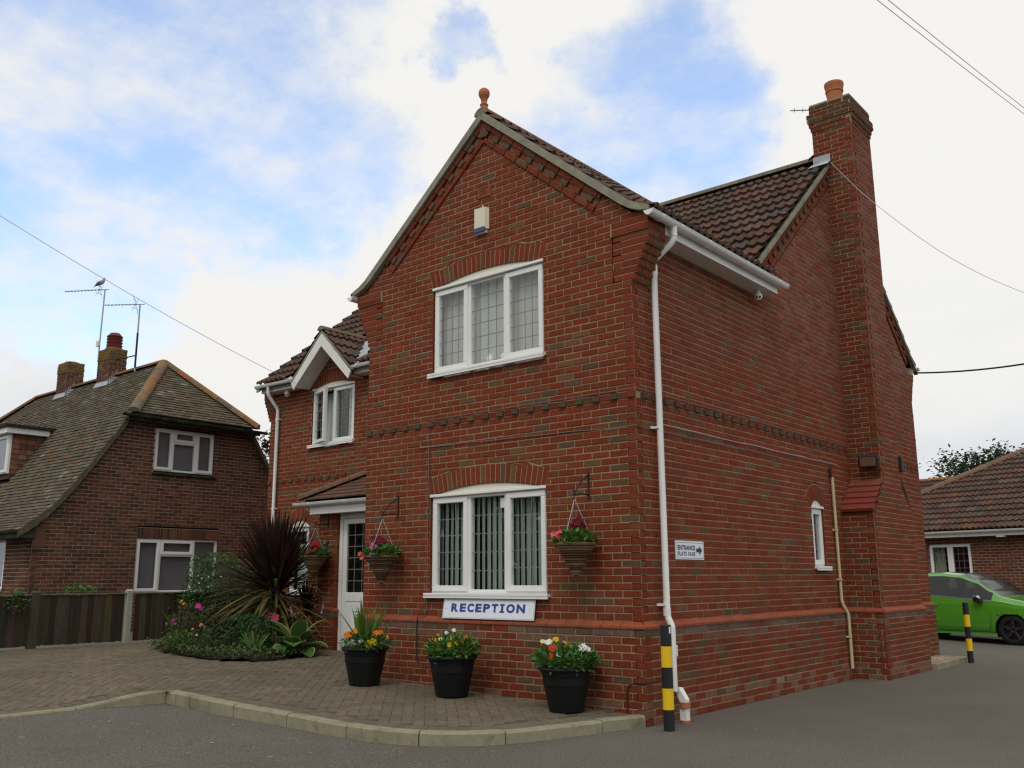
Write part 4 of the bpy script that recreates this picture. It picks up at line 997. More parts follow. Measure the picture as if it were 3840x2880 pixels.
cable('wall_cable', [V3(-.165, -.062, .10), V3(-.165, -.064, .30), V3(-.14, -.066, .37), V3(-.05, -.068, .40), V3(.065, -.06, .405), V3(.07, .1, .41), V3(.068, .28, .42)], .006, m_cabb, 'black cable bending round the plinth corner beside the bollard')
# iron brackets and hanging baskets
def bracket(ub, F, z, arm, label):
    t = thing('wall_bracket', at(F, ub, z-.1), label, 'bracket', 'iron brackets for hanging baskets')
    m = MB(); m.fbox(F, ub-.008, ub+.008, z-.19, z+.09, .001, .010); m.build('back_plate', m_iron, t)
    m = MB(); e = at(F, ub, z-.16, arm); m.tube([at(F, ub, z-.15, .008), at(F, ub, z-.14, arm*.5), e], .007, 6)
    pts = [at(F, ub, z+.06, .008)]
    for i in range(1, 9): tt = i/8; pts.append(at(F, ub, z+.05-.20*tt+.03*math.sin(math.pi*tt), lerp(.02, arm, tt)))
    m.tube(pts, .007, 6)
    c = at(F, ub, z-.135, arm+.012); m.tube([c+F[3]*math.cos(a)*.022+Z*math.sin(a)*.022 for a in [i*math.pi/5 for i in range(9)]], .006, 6)
    m.tube([e, e-Z*.03, e-Z*.045+F[3]*.012, e-Z*.03+F[3]*.02], .005, 6); m.build('scroll_arm', m_iron, t); return e-Z*.04
def petals(b, c, nrm, r, col, n=5, cup=.25):
    nrm = Vector(nrm).normalized(); a = nrm.cross(Vector((.3, .2, 1))).normalized(); d = nrm.cross(a)
    for i in range(n):
        an = 2*math.pi*i/n+R.uniform(-.15, .15); e = a*math.cos(an)+d*math.sin(an); s_ = nrm.cross(e); k = tuple(x*R.uniform(.85, 1.12) for x in col)
        b.add([c, c+e*r*.6+s_*r*.42+nrm*r*cup*.5, c+e*r+nrm*r*cup, c+e*r*.6-s_*r*.42+nrm*r*cup*.5], [(0, 1, 2, 3)], col=k)
GREEN = [(.06, .16, .022), (.075, .19, .03), (.045, .12, .022), (.10, .22, .035)]
def leafy(b, c, rad, n, size, cols, up=.5, shell=.5, asp=.55):
    c = Vector(c)
    for i in range(n):
        d = Vector((R.gauss(0, 1), R.gauss(0, 1), R.gauss(0, 1))).normalized(); k = R.random()**.45 if R.random() > shell else R.uniform(.8, 1.05)
        p = c+Vector((d.x*rad[0], d.y*rad[1], d.z*rad[2]))*k; dr = (d*.7+Vector((R.uniform(-1, 1), R.uniform(-1, 1), R.uniform(-.4, 1)*up))).normalized()
        s_ = size*R.uniform(.6, 1.3); col = R.choice(cols); q = R.uniform(.75, 1.2)
        b.leaf(p, dr, Vector((R.uniform(-.5, .5), R.uniform(-.5, .5), 1)), s_, s_*asp, tuple(x*q for x in col), fold=R.uniform(-.1, .35))
def basket(c, label, fl):
    """c = hook point; cone of woven wicker on three chains"""
    c = Vector(c); rim = c.z-.46; t = thing('hanging_basket', (c.x, c.y, rim), label, 'hanging basket', 'cone wicker hanging baskets'); q = Vector((c.x, c.y, rim))
    prof = []; cols = []; n = 13
    for i in range(n):
        f = i/n; r0 = lerp(.205, .03, f**.95); z0 = -.31*f; h = .31/n
        prof += [(r0*.965, z0), (r0*1.02, z0-h*.3), (r0*1.02, z0-h*.7), (r0*.95, z0-h)]; c_ = R.choice([(.10, .050, .026), (.15, .085, .045), (.075, .038, .02), (.20, .13, .075)]); cols += [c_, c_, c_, (.03, .018, .012)]
    m = MB(); m.lathe(q, prof, 28, cols=cols); m.lathe(q+Z*.0, [(.21, -.012), (.215, 0), (.205, .012), (.19, .0)], 28, col=(.2, .12, .06)); m.tube([q-Z*.30, q-Z*.345, q-Z*.35+X*.01], [.03, .018, .006], 8, col=(.14, .08, .045)); m.build('cone', m_wick, t)
    m = MB()
    for k in range(3):
        an = k*2.094+.5; e = q+Vector((math.cos(an)*.19, math.sin(an)*.19, 0)); m.tube([c, e], .0035, 5)
    m.build('chain', m_galv, t)
    m = MB(); leafy(m, q+Z*.045, (.22, .22, .085), 480, .055, GREEN, up=.8, asp=.8); m.build('foliage', m_leaf, t)
    for (dx, dy, dz_, col, r, kk) in fl:
        m = MB(); p = q+Vector((dx, dy, dz_))
        for _ in range(kk): petals(m, p+Vector((R.uniform(-1, 1), R.uniform(-1, 1), R.uniform(-.6, .8)))*r*.75, (R.uniform(-.5, .5)+.4, -1+R.uniform(-.3, .3), R.uniform(.1, .8)), r*.62, col)
        m.build('flower', m_petal, t)
RED, DRED, PNK, CORAL, MAG = (.42, .012, .02), (.14, .008, .018), (.72, .14, .42), (.85, .13, .16), (.6, .03, .22)
h = bracket(-3.52, f0, 2.33, .26, 'black scroll bracket left of the reception window holding a basket')
basket(h, 'wicker cone basket left of the window with pink and dark red flowers', [(-.02, 0, .17, DRED, .085, 9), (-.09, .02, .16, (.22, .012, .02), .06, 5), (.02, -.12, .12, PNK, .05, 4), (-.19, -.14, .0, CORAL, .055, 4)])
h = bracket(-.61, f0, 2.40, .26, 'black scroll bracket right of the reception window holding a basket')
basket(h, 'wicker cone basket right of the window with coral pink and maroon flowers', [(.0, .02, .19, DRED, .085, 9), (.06, .03, .19, (.17, .008, .015), .06, 4), (-.10, -.14, .09, CORAL, .055, 7), (-.17, -.1, .08, (.8, .25, .35), .045, 4), (.12, -.13, .02, (.45, .03, .05), .015, 2)])
h = bracket(-7.03, FF(1.75), 2.42, .26, 'black scroll bracket on the porch pier')
basket(h, 'wicker cone basket on the porch pier with red and magenta flowers', [(-.01, -.02, .16, RED, .08, 9), (-.19, -.08, .06, (.55, .03, .06), .045, 4), (.06, -.13, .07, MAG, .05, 4), (.12, -.1, .10, RED, .045, 4)])
m = MB(); m.bbox(FF(1.745), -7.1, -7.05, 1.66, 2.02, .002, .03); tag(m.build('thermometer_board', m_lead), 'narrow grey weathered board fixed to the porch pier', 'board')
# ================================================================== ground
def sst(a, b, x): t = min(1, max(0, (x-a)/(b-a))); return t*t*(3-2*t)
def ztar(x, y): return -.028*max(min(x, 0), -13.0)
def zpav(x, y):
    d = .105*sst(-2.55, -3.45, y)*(1-sst(-4.9, -7.2, x) if x < -4.9 else 1.0)
    return .1-.033*min(x, 0)-d
def sheet(name, x0, x1, y0, y1, nx, ny, zf, mm, **k):
    b = MB(); P = [(lerp(x0, x1, i/nx), lerp(y0, y1, j/ny)) for j in range(ny+1) for i in range(nx+1)]
    b.add([(x, y, zf(x, y)) for x, y in P], [(j*(nx+1)+i, j*(nx+1)+i+1, (j+1)*(nx+1)+i+1, (j+1)*(nx+1)+i) for j in range(ny) for i in range(nx)], smooth=True)
    return b.build(name, mm, **k)
b = MB()
xs = [-600, -120, -40]+[-13-0.01*0+i*.5 for i in range(27)]+[.25*0+.5, 2, 6, 15, 40, 120, 600]; ys = [-300, -60, -20, -12, -8, -5, -3, -1, 1, 3, 6, 10, 16, 26, 60, 200, 900]
b.add([(x, y, ztar(x, y)) for y in ys for x in xs], [(j*len(xs)+i, j*len(xs)+i+1, (j+1)*len(xs)+i+1, (j+1)*len(xs)+i) for j in range(len(ys)-1) for i in range(len(xs)-1)], smooth=True)
road = b.build('road', m_tar, kind='structure'); road['label'] = 'grey tarmac forecourt and access road'
# kerb
KB = [(.045, -.073), (-.06, -.42), (-.132, -.776), (-.23, -1.2), (-.369, -1.656), (-.57, -1.98), (-.848, -2.22), (-1.15, -2.36), (-1.533, -2.432), (-2.349, -2.452), (-3.135, -2.497), (-3.748, -2.497), (-4.40, -2.479)]
KB2 = [(-4.40, -2.479), (-4.50, -3.0), (-4.57, -3.36), (-4.58, -4.1), (-4.60, -5.0), (-4.62, -6.2), (-4.64, -8.0)]
kerb = thing('kerb', (-2, -2, 0), 'pale concrete kerb edging the block paving', None, kind='structure')
def dense(poly, st=.08):
    out = [Vector((*poly[0], 0))]
    for i in range(len(poly)-1):
        p0 = poly[max(i-1, 0)]; p1 = poly[i]; p2 = poly[i+1]; p3 = poly[min(i+2, len(poly)-1)]; n = max(2, int(math.dist(p1, p2)/st))
        for k in range(1, n+1):
            t = k/n; f = lambda a, b_, c, d: .5*(2*b_+(c-a)*t+(2*a-5*b_+4*c-d)*t*t+(3*b_-a-3*c+d)*t**3)
            out.append(Vector((f(p0[0], p1[0], p2[0], p3[0]), f(p0[1], p1[1], p2[1], p3[1]), 0)))
    return out
def kerb_run(poly, joints, side, w=.115):
    pts = dense(poly); acc = [0]
    for a, b_ in zip(pts, pts[1:]): acc.append(acc[-1]+(b_-a).length)
    cuts = [0]
    for j in joints:
        k = min(range(len(pts)), key=lambda i: (pts[i].x-j[0])**2+(pts[i].y-j[1])**2); cuts.append(k)
    cuts = sorted(set(cuts+[len(pts)-1])); inner = []
    nor = []
    for i in range(len(pts)):
        T = (pts[min(i+1, len(pts)-1)]-pts[max(i-1, 0)]).normalized(); nor.append(Vector((-T.y, T.x, 0))*side)
    for a, b_ in zip(cuts, cuts[1:]):
        m = MB(); P = []; idx = list(range(a, b_+1)); dzz = R.uniform(-.004, .004)
        for i in idx:
            p = pts[i].copy(); T = (pts[min(i+1, len(pts)-1)]-pts[max(i-1, 0)]).normalized()
            if i == a: p += T*.005
            if i == b_: p -= T*.005
            zt = zpav(p.x, p.y)+.006+dzz
            for o_, z in ((-.004, ztar(p.x, p.y)-.2), (0, zt-.018), (.016, zt), (w, zt-.001), (w, zt-.2)): q = p+nor[i]*o_; P.append((q.x, q.y, z))
        k = 5; n = len(idx)
        m.add(P, [(i*k+j, (i+1)*k+j, (i+1)*k+j+1, i*k+j+1) for i in range(n-1) for j in range(k-1)]+[tuple(range(k)), tuple(range((n-1)*k+k-1, (n-1)*k-1, -1))])
        m.build('kerb_stone', m_conc, kerb)
    return [p+n_*w for p, n_ in zip(pts, nor)]
in1 = kerb_run(KB, [(-.10, -.62), (-.369, -1.656), (-.848, -2.22), (-1.533, -2.432), (-2.349, -2.452), (-3.135, -2.497), (-3.95, -2.495), (-4.2, -2.485)], -1)
in2 = kerb_run(KB2, [(-4.57, -3.36), (-4.58, -4.25), (-4.6, -5.15), (-4.61, -6.1), (-4.63, -7)], -1)
# paving
NW = V3(-4.28, -2.365, 0)
poly_in = [p for p in in1 if p.x > -4.27]+[NW]+[Vector((min(p.x, -4.6), p.y, 0)) for p in in2 if p.y < -2.7]
# region: right part (under the wing) and left driveway
region = [(p.x, p.y) for p in in1 if p.x > -4.25]+[(-4.33, -2.40)]+[(p.x, p.y) for p in in2 if p.y < -2.6]+[(-9.66, -8.0), (-9.66, 2.9), (-7.30, 2.9), (-7.30, 1.72), (-4.15, 1.72), (-4.15, -.04), (0.02, -.04)]
bed_poly = [(-8.6, -.30), (-7.8, -.51), (-7.02, -.54), (-6.49, -.45), (-6.15, -.17), (-6.05, .2), (-6.25, .75), (-6.65, 1.3), (-7.02, 1.66), (-7.30, 1.72), (-7.30, 2.86), (-9.64, 2.86), (-9.64, .9), (-9.2, .25)]
def inpoly(x, y, P):
    c = False; j = len(P)-1
    for i in range(len(P)):
        if (P[i][1] > y) != (P[j][1] > y) and x < (P[j][0]-P[i][0])*(y-P[i][1])/(P[j][1]-P[i][1])+P[i][0]: c = not c
        j = i
    return c
def dedge(x, y, P):
    best = 9
    for a, b_ in zip(P, P[1:]):
        ax, ay = a; bx, by = b_; l2 = (bx-ax)**2+(by-ay)**2
        if l2 == 0: continue
        t = max(0, min(1, ((x-ax)*(bx-ax)+(y-ay)*(by-ay))/l2)); best = min(best, math.hypot(x-ax-t*(bx-ax), y-ay-t*(by-ay)))
    return best
kl = region[:len([p for p in in1 if p.x > -4.25])+1]+[(p.x, p.y) for p in in2 if p.y < -2.6]
# bedding sheet
b = MB(); g = .1; nx = int(9.8/g); ny = int(11/g)
for j in range(ny):
    for i in range(nx):
        x, y = -9.75+i*g, -8+j*g
        cs = [(x, y), (x+g, y), (x+g, y+g), (x, y+g)]
        if inpoly(x+g/2, y+g/2, region) and not inpoly(x+g/2, y+g/2, bed_poly): b.add([(a, c, zpav(a, c)-.003) for a, c in cs], [(0, 1, 2, 3)])
pave = b.build('pavement', m_sand, kind='structure'); pave['label'] = 'block paved forecourt in worn grey brown herringbone'
PP = Pieces(pave, 'paver', 'paving', m_paver, m_paver_o, 300); PP.obj['p'] = pave
def pcolr():
    c = R.choice([(.148, .122, .084), (.140, .114, .08), (.155, .128, .09), (.133, .110, .079), (.146, .115, .082)]); k = R.uniform(.9, 1.08); return tuple(x*k for x in c)
def putp(cx, cy, ang, L_, W_):
    ca, sa = math.cos(ang), math.sin(ang); e = .03
    dzx = (zpav(cx+e, cy)-zpav(cx-e, cy))/(2*e); dzy = (zpav(cx, cy+e)-zpav(cx, cy-e))/(2*e)
    Nn = Vector((-dzx+R.uniform(-.005, .005), -dzy+R.uniform(-.005, .005), 1)).normalized(); U = Vector((ca, sa, 0)); U = (U-Nn*U.dot(Nn)).normalized(); Vv = Nn.cross(U)
    PP.put('p', (Vector((cx, cy, zpav(cx, cy)+R.uniform(-.002, .002))), U, Vv, Nn), [(-L_/2, -W_/2), (L_/2, -W_/2), (L_/2, W_/2), (-L_/2, W_/2)], .02, 0, .004, pcolr(), .0015)
un = .104; r45 = math.radians(45)
for i in range(-100, 100):
    for j in range(-100, 100):
        q = (i-j) % 4
        if q not in (0, 3): continue
        if q == 0: cx, cy, an = (i+1)*un, (j+.5)*un, r45
        else: cx, cy, an = (i+.5)*un, (j+1)*un, r45+math.pi/2
        x = -4.6+cx*math.cos(r45)-cy*math.sin(r45); y = -1.2+cx*math.sin(r45)+cy*math.cos(r45)
        if y < -5.6 or not inpoly(x, y, region) or inpoly(x, y, bed_poly): continue
        if dedge(x, y, kl) < .245: continue
        putp(x, y, an, .203, .0985)
# border course of headers along the kerb
def border(P, w=.104):
    acc = 0.0; nxt = w/2
    for a, b_ in zip(P, P[1:]):
        a, b_ = Vector((*a, 0)), Vector((*b_, 0)); l_ = (b_-a).length
        while nxt <= acc+l_ and l_ > 0:
            p = a+(b_-a)*((nxt-acc)/l_); T = (b_-a).normalized(); nn = Vector((T.y, -T.x, 0)); q = p+nn*.108
            if inpoly(q.x, q.y, region): putp(q.x, q.y, math.atan2(nn.y, nn.x), .196, .097)
            nxt += w
        acc += l_
border(kl)
PP.emit()
# flower bed soil
b = MB(); g = .15
for j in range(24):
    for i in range(26):
        x, y = -9.75+i*g, -.6+j*g
        if all(inpoly(a, c, bed_poly) for a, c in ((x, y), (x+g, y), (x+g, y+g), (x, y+g))) : b.add([(a, c, zpav(a, c)+.002+.09*sst(0, .6, dedge(a, c, bed_poly[:10]))) for a, c in ((x, y), (x+g, y), (x+g, y+g), (x, y+g))], [(0, 1, 2, 3)])
bed = b.build('flower_bed', m_soil, kind='structure'); bed['label'] = 'dark soil of the planted bed by the porch'
# low kerb and gravel by the far corner
b = MB()
for y0, y1 in ((7.42, 8.2), (8.21, 9.0)):
    q = MB(); q.bbox((V3(.40, 0, 0), Y, X, Z), y0, y1, .03, .16, -.1, .095, .012); q.build('kerb_stone', m_conc, kerb)
q = MB(); q.bbox((V3(0, 9.0, 0), X, Y, Z), .05, .56, .0, .13, -.1, .09, .012); q.build('kerb_stone', m_conc, kerb)
for i in range(900):
    x, y = R.uniform(.06, .42), R.uniform(7.38, 9.0); r = R.uniform(.012, .026); z = .055+R.uniform(0, .02); c = R.choice([(.42, .33, .24), (.36, .28, .2), (.5, .42, .33), (.28, .2, .15)])
    a = R.uniform(0, 6.3); b.add([(x+r*math.cos(a+k*1.57), y+r*math.sin(a+k*1.57), z) for k in range(4)]+[(x, y, z+r*.8)], [(0, 1, 4), (1, 2, 4), (2, 3, 4), (3, 0, 4)], col=c)
b.box((.05, 7.37, -.02), (.43, 9.0, .055), col=(.2, .15, .11)); gv = b.build('gravel', m_grav, kind='stuff'); gv['label'] = 'pale gravel strip along the rear of the side wall'

# ================================================================== neighbour house on the left
NX, NC = -13.8, 3.24
nb = thing('neighbour_house', (-18, 3, 0), 'brown brick house with half hipped plain tile roof behind the fence', 'house')
NP = Pieces(nb, 'brick', 'brickwork', mat('nb_brick', src='face', rough=.92, spec=.12, nz=(30, .3), nz2=(150, .2), stain=[(1.2, .52, .72, (.055, .033, .024), .5)], bump=(90, .6, .005)), mat('nb_brick_single', src='obj', rough=.92, spec=.12, nz=(30, .3), nz2=(150, .2), stain=[(1.2, .52, .72, (.055, .033, .024), .5)], bump=(90, .6, .005)), 300)
VP_ = [(-.3, 2.30), (0.0, 2.50), (.21, 2.70), (.62, 3.18), (1.05, 3.78), (1.71, 4.78), (1.84, 4.98)]
def lo_n(z):
    if z <= 2.5: return 0.0
    for (a, za), (b_, zb) in zip(VP_, VP_[1:]):
        if za <= z <= zb: return max(0, lerp(a, b_, (z-za)/(zb-za)))
    return 1.84
gf = FS(NX)
sold = (2.285, 2.515, ufix(2.13), ufix(4.10))
brickwall(NP, 'gable', gf, 4, 66, lo_n, lambda z: 2*NC-lo_n(z), [rect(2.14, 4.09, 1.15, 2.285), sold, rect(2.385, 3.86, 3.70, 4.69)], ql=1, qr=0, colf=lambda z: nb_col(), jit=.001)
mo = NP.mortar('gable'); mo.add([V3(NX-.008, a, z) for a, z in ((2.13, 2.285), (4.10, 2.285), (4.10, 2.515), (2.13, 2.515))], [(0, 1, 2, 3)])
for i in range(26):
    a = 2.135+i*.0757; NP.put('gable', gf, [(a+.004, 2.292), (a+.071, 2.292), (a+.071, 2.507), (a+.004, 2.507)], .1, .001, .004, nb_col(), .001)
brickwall(NP, 'front', FF(0.0), 4, 33, lambda z: -23.2, lambda z: NX, [rect(-16.3, -15.0, 1.20, 2.28)], qr=2, colf=lambda z: nb_col(), jit=.001)
NP.build_parts(m_mortar2, {}); 
fence_hide = lambda c: c.x > -14 and c.z < 1.15
NP.emit(hidden=fence_hide)
m = MB(); m.add([V3(-23.2, 0.01, 0), V3(-23.2, 6.48, 0), V3(-23.2, 6.48, 2.6), V3(-23.2, 4.6, 5), V3(-23.2, 1.9, 5), V3(-23.2, .01, 2.6)], [tuple(range(6))], col=(.1, .04, .025)); m.add([V3(-23.2, 6.47, 0), V3(NX, 6.47, 0), V3(NX, 6.47, 2.6), V3(-23.2, 6.47, 2.6)], [(0, 1, 2, 3)], col=(.1, .04, .025)); m.build('rear_wall', m_brick, nb)
w1 = window(nb, gf, 2.14, 4.09, 1.15, 2.285, [(2.14, 2.70, 1.15, 2.285, 'casement'), (2.70, 3.50, 1.94, 2.285, 'casement'), (2.70, 3.50, 1.15, 1.94, 'fixed'), (3.50, 4.09, 1.15, 2.285, 'fixed')], sill=False, label='ground floor window with grey blinds')
curtain(w1, gf, 2.16, 4.07, 1.16, 2.28, -.13, m_mesh, 'window_blind', waves=1, amp=0)
w2 = window(nb, gf, 2.385, 3.86, 3.745, 4.69, [(2.385, 2.84, 3.745, 4.69, 'casement'), (2.84, 3.40, 4.40, 4.69, 'casement'), (2.84, 3.40, 3.745, 4.40, 'fixed'), (3.40, 3.86, 3.745, 4.69, 'casement')], sill=False, label='upper gable window with grey blinds')
curtain(w2, gf, 2.40, 3.85, 3.75, 4.68, -.13, m_mesh, 'window_blind', waves=1, amp=0)
m = MB(); m.bbox(gf, 2.36, 3.93, 3.665, 3.705, -.05, .07, .006); m.build('sill', m_gut, w2)
w3 = window(nb, FF(0.0), -16.3, -15.0, 1.21, 2.28, [(-16.3, -15.65, 1.21, 2.28, 'fixed'), (-15.65, -15.0, 1.21, 2.28, 'casement')], sill=False)
curtain(w3, FF(0.0), -16.28, -15.02, 1.22, 2.27, -.13, m_mesh, 'window_blind', waves=1, amp=0)
m = MB(); m.fbox(gf, .02, .24, 2.06, 2.44, -.02, .004); m.build('air_brick', mat('nb_air_brick', (.16, .085, .06), .9, .1, nz=(30, .2)), nb)
# roof of the neighbour
rp = [(-.34, 2.36), (0.0, 2.60), (.21, 2.80), (.62, 3.28), (1.05, 3.88), (1.71, 4.86), (3.24, 6.48)]
EX, RX0, RX1 = -13.52, -15.2, -21.9
zh = lambda x: 4.90+(6.48-4.90)*(EX-x)/(EX-RX0)
zh2 = lambda x: 4.90+(6.48-4.90)*(x+23.5)/(RX1+23.5)
rm = MB()
for sg in (1, -1):
    f = (lambda y: y) if sg > 0 else (lambda y: 2*NC-y)
    for (a, za), (b_, zb) in zip(rp, rp[1:]):
        x0 = NX+.14 if za < 4.8 else EX; x1 = NX+.14 if zb < 4.9 else RX0; x2 = -23.4 if zb < 4.9 else RX1; x3 = -23.4
        rm.add([V3(x0, f(a), za-.04), V3(x1, f(b_), zb-.04), V3(x2, f(b_), zb-.04), V3(x3, f(a), za-.04)], [(0, 1, 2, 3)])
rm.add([V3(EX, 1.66, 4.885), V3(EX, 4.82, 4.885), V3(RX0, NC, 6.47)], [(0, 1, 2)]); rm.add([V3(-23.5, 1.70, 4.86), V3(-23.5, 4.78, 4.86), V3(RX1, NC, 6.44)], [(0, 1, 2)])
nroof = rm.build('roof', m_black, nb)
def nt_col():
    c = R.choice([(.122, .104, .070), (.110, .092, .062), (.135, .114, .078), (.098, .080, .056), (.115, .088, .060), (.128, .112, .080)]); k = R.uniform(.84, 1.14)
    if R.random() < .02: c = (.21, .20, .15); k = 1
    elif R.random() < .02: c = (.17, .075, .035)
    return tuple(x*k for x in c)
def ntile(b, F, w, col, ln=.135): 
    O, U, V, Nn = F; b.slab((O+Nn*.030, U, (V-Nn*.22).normalized(), (Nn+V*.22).normalized()), [(.003, 0), (w-.003, 0), (w-.003, ln), (.003, ln)], .028, .0, .003, col=col)
NT = Tiles(nb, nroof, 'plain_tile', 'plain_tiling', m_plain, m_plain_o, 300)
chim_boxes = [(-18.05, -17.42, 2.98, 3.6), (-20.30, -19.72, 2.98, 3.6)]
DX, DY = -17.35, .85
def in_n(p):
    if p.z > 4.86 and (p.z > zh(p.x)+.02 or p.z > zh2(p.x)+.02): return False
    if any(a < p.x < b_ and c < p.y < d for a, b_, c, d in chim_boxes): return False
    if p.x < DX and p.x > -20.9 and p.y > DY and p.z < 4.72: return False
    return True
tile_slope(NT, rp, Y, V3(0, 0, 0), X, -23.4, NX+.14, in_n, gauge=.10, cover=.168, colf=nt_col, shape=('plain', ntile), stag=.5, jit=.009)
tile_slope(NT, [(0, 4.90), (1.68, 6.48)], -X, V3(EX, 0, 0), Y, 1.5, 5.0, lambda p: 1.64+(p.z-4.90)*.98 < p.y < 4.84-(p.z-4.90)*.98, gauge=.10, cover=.168, colf=nt_col, shape=('plain', ntile), stag=.5, jit=.008)
NT.emit()
HC = ((.20, .125, .075), (.22, .13, .07), (.17, .12, .08), (.24, .12, .05))
ridge_run(nroof, (EX+.03, 1.68, 4.91), (RX0, NC, 6.475), r=.125, ln=.40, cols=HC, flat=.9); ridge_run(nroof, (EX+.02, 4.78, 4.90), (RX0, NC, 6.475), r=.125, ln=.40, cols=HC, flat=.9)
ridge_run(nroof, (RX0, NC, 6.49), (RX1, NC, 6.49), r=.115, ln=.40, cols=((.24, .105, .03), (.19, .10, .05), (.17, .10, .06)), flat=.8); ridge_run(nroof, (-23.5, 1.66, 4.93), (RX1, NC, 6.50), r=.115, ln=.40, cols=HC)
for f in ((lambda y: y), (lambda y: 2*NC-y)):
    b = MB(); P = []
    pr = [(-.34, 2.36)]+[(a, z) for a, z in rp[1:6]]+[(1.78, 4.96)]
    for (a, z) in pr: P += [V3(NX-.005, f(a), z-.14), V3(NX+.14, f(a), z-.14), V3(NX+.14, f(a), z-.01), V3(NX-.005, f(a), z-.01)]
    n = len(pr); b.add(P, [(i*4+j, i*4+(j+1) % 4, i*4+4+(j+1) % 4, i*4+4+j) for i in range(n-1) for j in range(4)]+[(0, 1, 2, 3), (4*n-4, 4*n-1, 4*n-2, 4*n-3)], col=(.10, .085, .05)); b.build('verge', m_plain, nb)
gutter(nb, (EX+.06, 1.42, 4.85), (EX+.06, 5.02, 4.83), m=m_gut); m = MB(); m.box((NX+.01, 1.62, 4.78), (EX+.0, 4.86, 4.82)); m.box((EX-.02, 1.60, 4.74), (EX+.002, 4.88, 4.86)); m.build('fascia', m_gut, nb)
gutter(nb, (NX+.12, -.42, 2.36), (-23.4, -.42, 2.36), m=m_gut); m = MB(); m.box((-23.4, -.36, 2.22), (NX+.10, -.33, 2.36)); m.box((-23.4, -.33, 2.22), (NX+.10, -.012, 2.24)); m.build('soffit', m_gut, nb)
m = MB(); m.prism([(NX-.01, -.34, 2.24), (NX-.01, .0, 2.24), (NX-.01, .0, 2.5), (NX-.01, -.34, 2.33)], (.11, 0, 0)); m.build('eaves_box', m_gut, nb)
# dormer
m = MB(); m.box((-20.9, DY, 3.70), (DX, 2.0, 4.72), col=(.09, .05, .035)); dm = m.build('dormer', m_brick, nb)
wd = window(nb, FF(DY), -20.8, DX-.02, 3.82, 4.72, [(-20.8, -19.6, 3.82, 4.72, 'fixed'), (-19.6, -18.4, 3.82, 4.72, 'fixed'), (-18.4, DX-.02, 3.82, 4.72, 'casement')], sill=False, room=False, setb=-.06, label='dormer window')
m = MB(); m.fbox(FF(DY-.001), -20.8, DX-.05, 3.83, 4.70, 0, .004); m.build('window_blind', m_ink2, wd)
m = MB(); m.box((-21.0, DY-.2, 4.735), (DX+.14, 1.62, 4.86)); m.build('dormer_fascia', m_upvc, dm)
m = MB(); m.box((-21.05, DY-.26, 4.862), (DX+.20, 1.95, 4.93)); m.build('dormer_roof', m_black, dm)
for i in range(8):
    z = 3.78+i*.118; y1 = 1.0+(z-3.75)*.66+.12; y = DY
    while y < y1:
        w_ = min(.165, y1-y); 
        b = MB()
        if w_ > .03: b.slab((V3(DX+.006, 0, 0), Y, V3(-.10, 0, 1).normalized(), V3(1, 0, .10).normalized()), [(y+.002, z), (y+w_-.002, z), (y+w_-.002, z+.125), (y+.002, z+.125)], .012, .016+.1*z, .003, col=tuple(x*R.uniform(.75, 1.2) for x in R.choice([(.16, .075, .045), (.13, .065, .045), (.19, .10, .06)])))
        if b.f: b.build('hung_tile', m_plain, dm)
        y += .167
# chimneys of the neighbour
def nchim(x0, x1, y0, y1, zt):
    CP = MB(); br = MB(); F1, F2 = FF(y0), FS(x1)
    CP.box((x0+.008, y0+.008, 5.6), (x1-.008, y1-.008, zt-.01))
    r0, r1 = int(5.7/.075), int(zt/.075)
    for r in range(r0, r1):
        z = r*.075; dk = r >= r1-4
        for F, a, e in ((F1, x0, x1), (F2, y0, y1)):
            u = a-(.1125 if r % 2 else 0)
            while u < e-.01:
                p, q = max(a, u), min(e, u+.215)
                if q-p > .02:
                    c = nb_col() if not dk else R.choice([(.20, .11, .03), (.15, .10, .035), (.11, .08, .04)])
                    if R.random() < .12: c = (.17, .105, .03)
                    br.slab(F, [(p+.003, z+.005), (q-.003, z+.005), (q-.003, z+.07), (p+.003, z+.07)], .012, .014 if dk and r < r1-1 else 0, .003, col=c)
                u += .225
    o = CP.build('chimney', m_mortar2, nb); br.build('chimney_bricks', m_brick, o, kind='stuff')
    m = MB()
    sl = (6.48-4.86)/(3.24-1.71)
    for k in range(6):
        ya = y0-.02+k*(NC-y0+.02)/6; za = 6.48-(NC-ya)*sl+.05; yb = ya+(NC-y0)/6+.02
        m.add([V3(x1+.006, ya, za-.05), V3(x1+.006, yb, za+.05), V3(x1+.006, ya, za+.16)], [(0, 1, 2)]); m.add([V3(x1+.006, ya, za-.03), V3(x1+.006, yb, za+.07), V3(x1+.13, yb, za+.06), V3(x1+.13, ya, za-.04)], [(0, 1, 2, 3)])
    m.add([V3(x0, y0-.006, 6.48-(NC-y0)*sl+.12), V3(x1+.008, y0-.006, 6.48-(NC-y0)*sl+.12), V3(x1+.12, y0-.07, 6.48-(NC-y0+.07)*sl+.055), V3(x0, y0-.07, 6.48-(NC-y0+.07)*sl+.055)], [(0, 1, 2, 3)])
    m.build('chimney_flashing', m_flash, o); return o
ca = nchim(-18.05, -17.42, 3.0, 3.46, 7.22); cb = nchim(-20.30, -19.72, 3.0, 3.46, 7.20)
m = MB(); m.lathe((-17.72, 3.24, 7.20), [(.21, 0), (.21, .06), (.175, .08), (.20, .14), (.165, .155), (.20, .22), (.165, .235), (.20, .30), (.165, .315), (.20, .37), (.17, .40), (.13, .44), (.12, .46), (.0, .46)], 20); m.build('chimney_pot', mat('red_pot', (.16, .035, .025), .8, .2, nz=(10, .2)), ca)
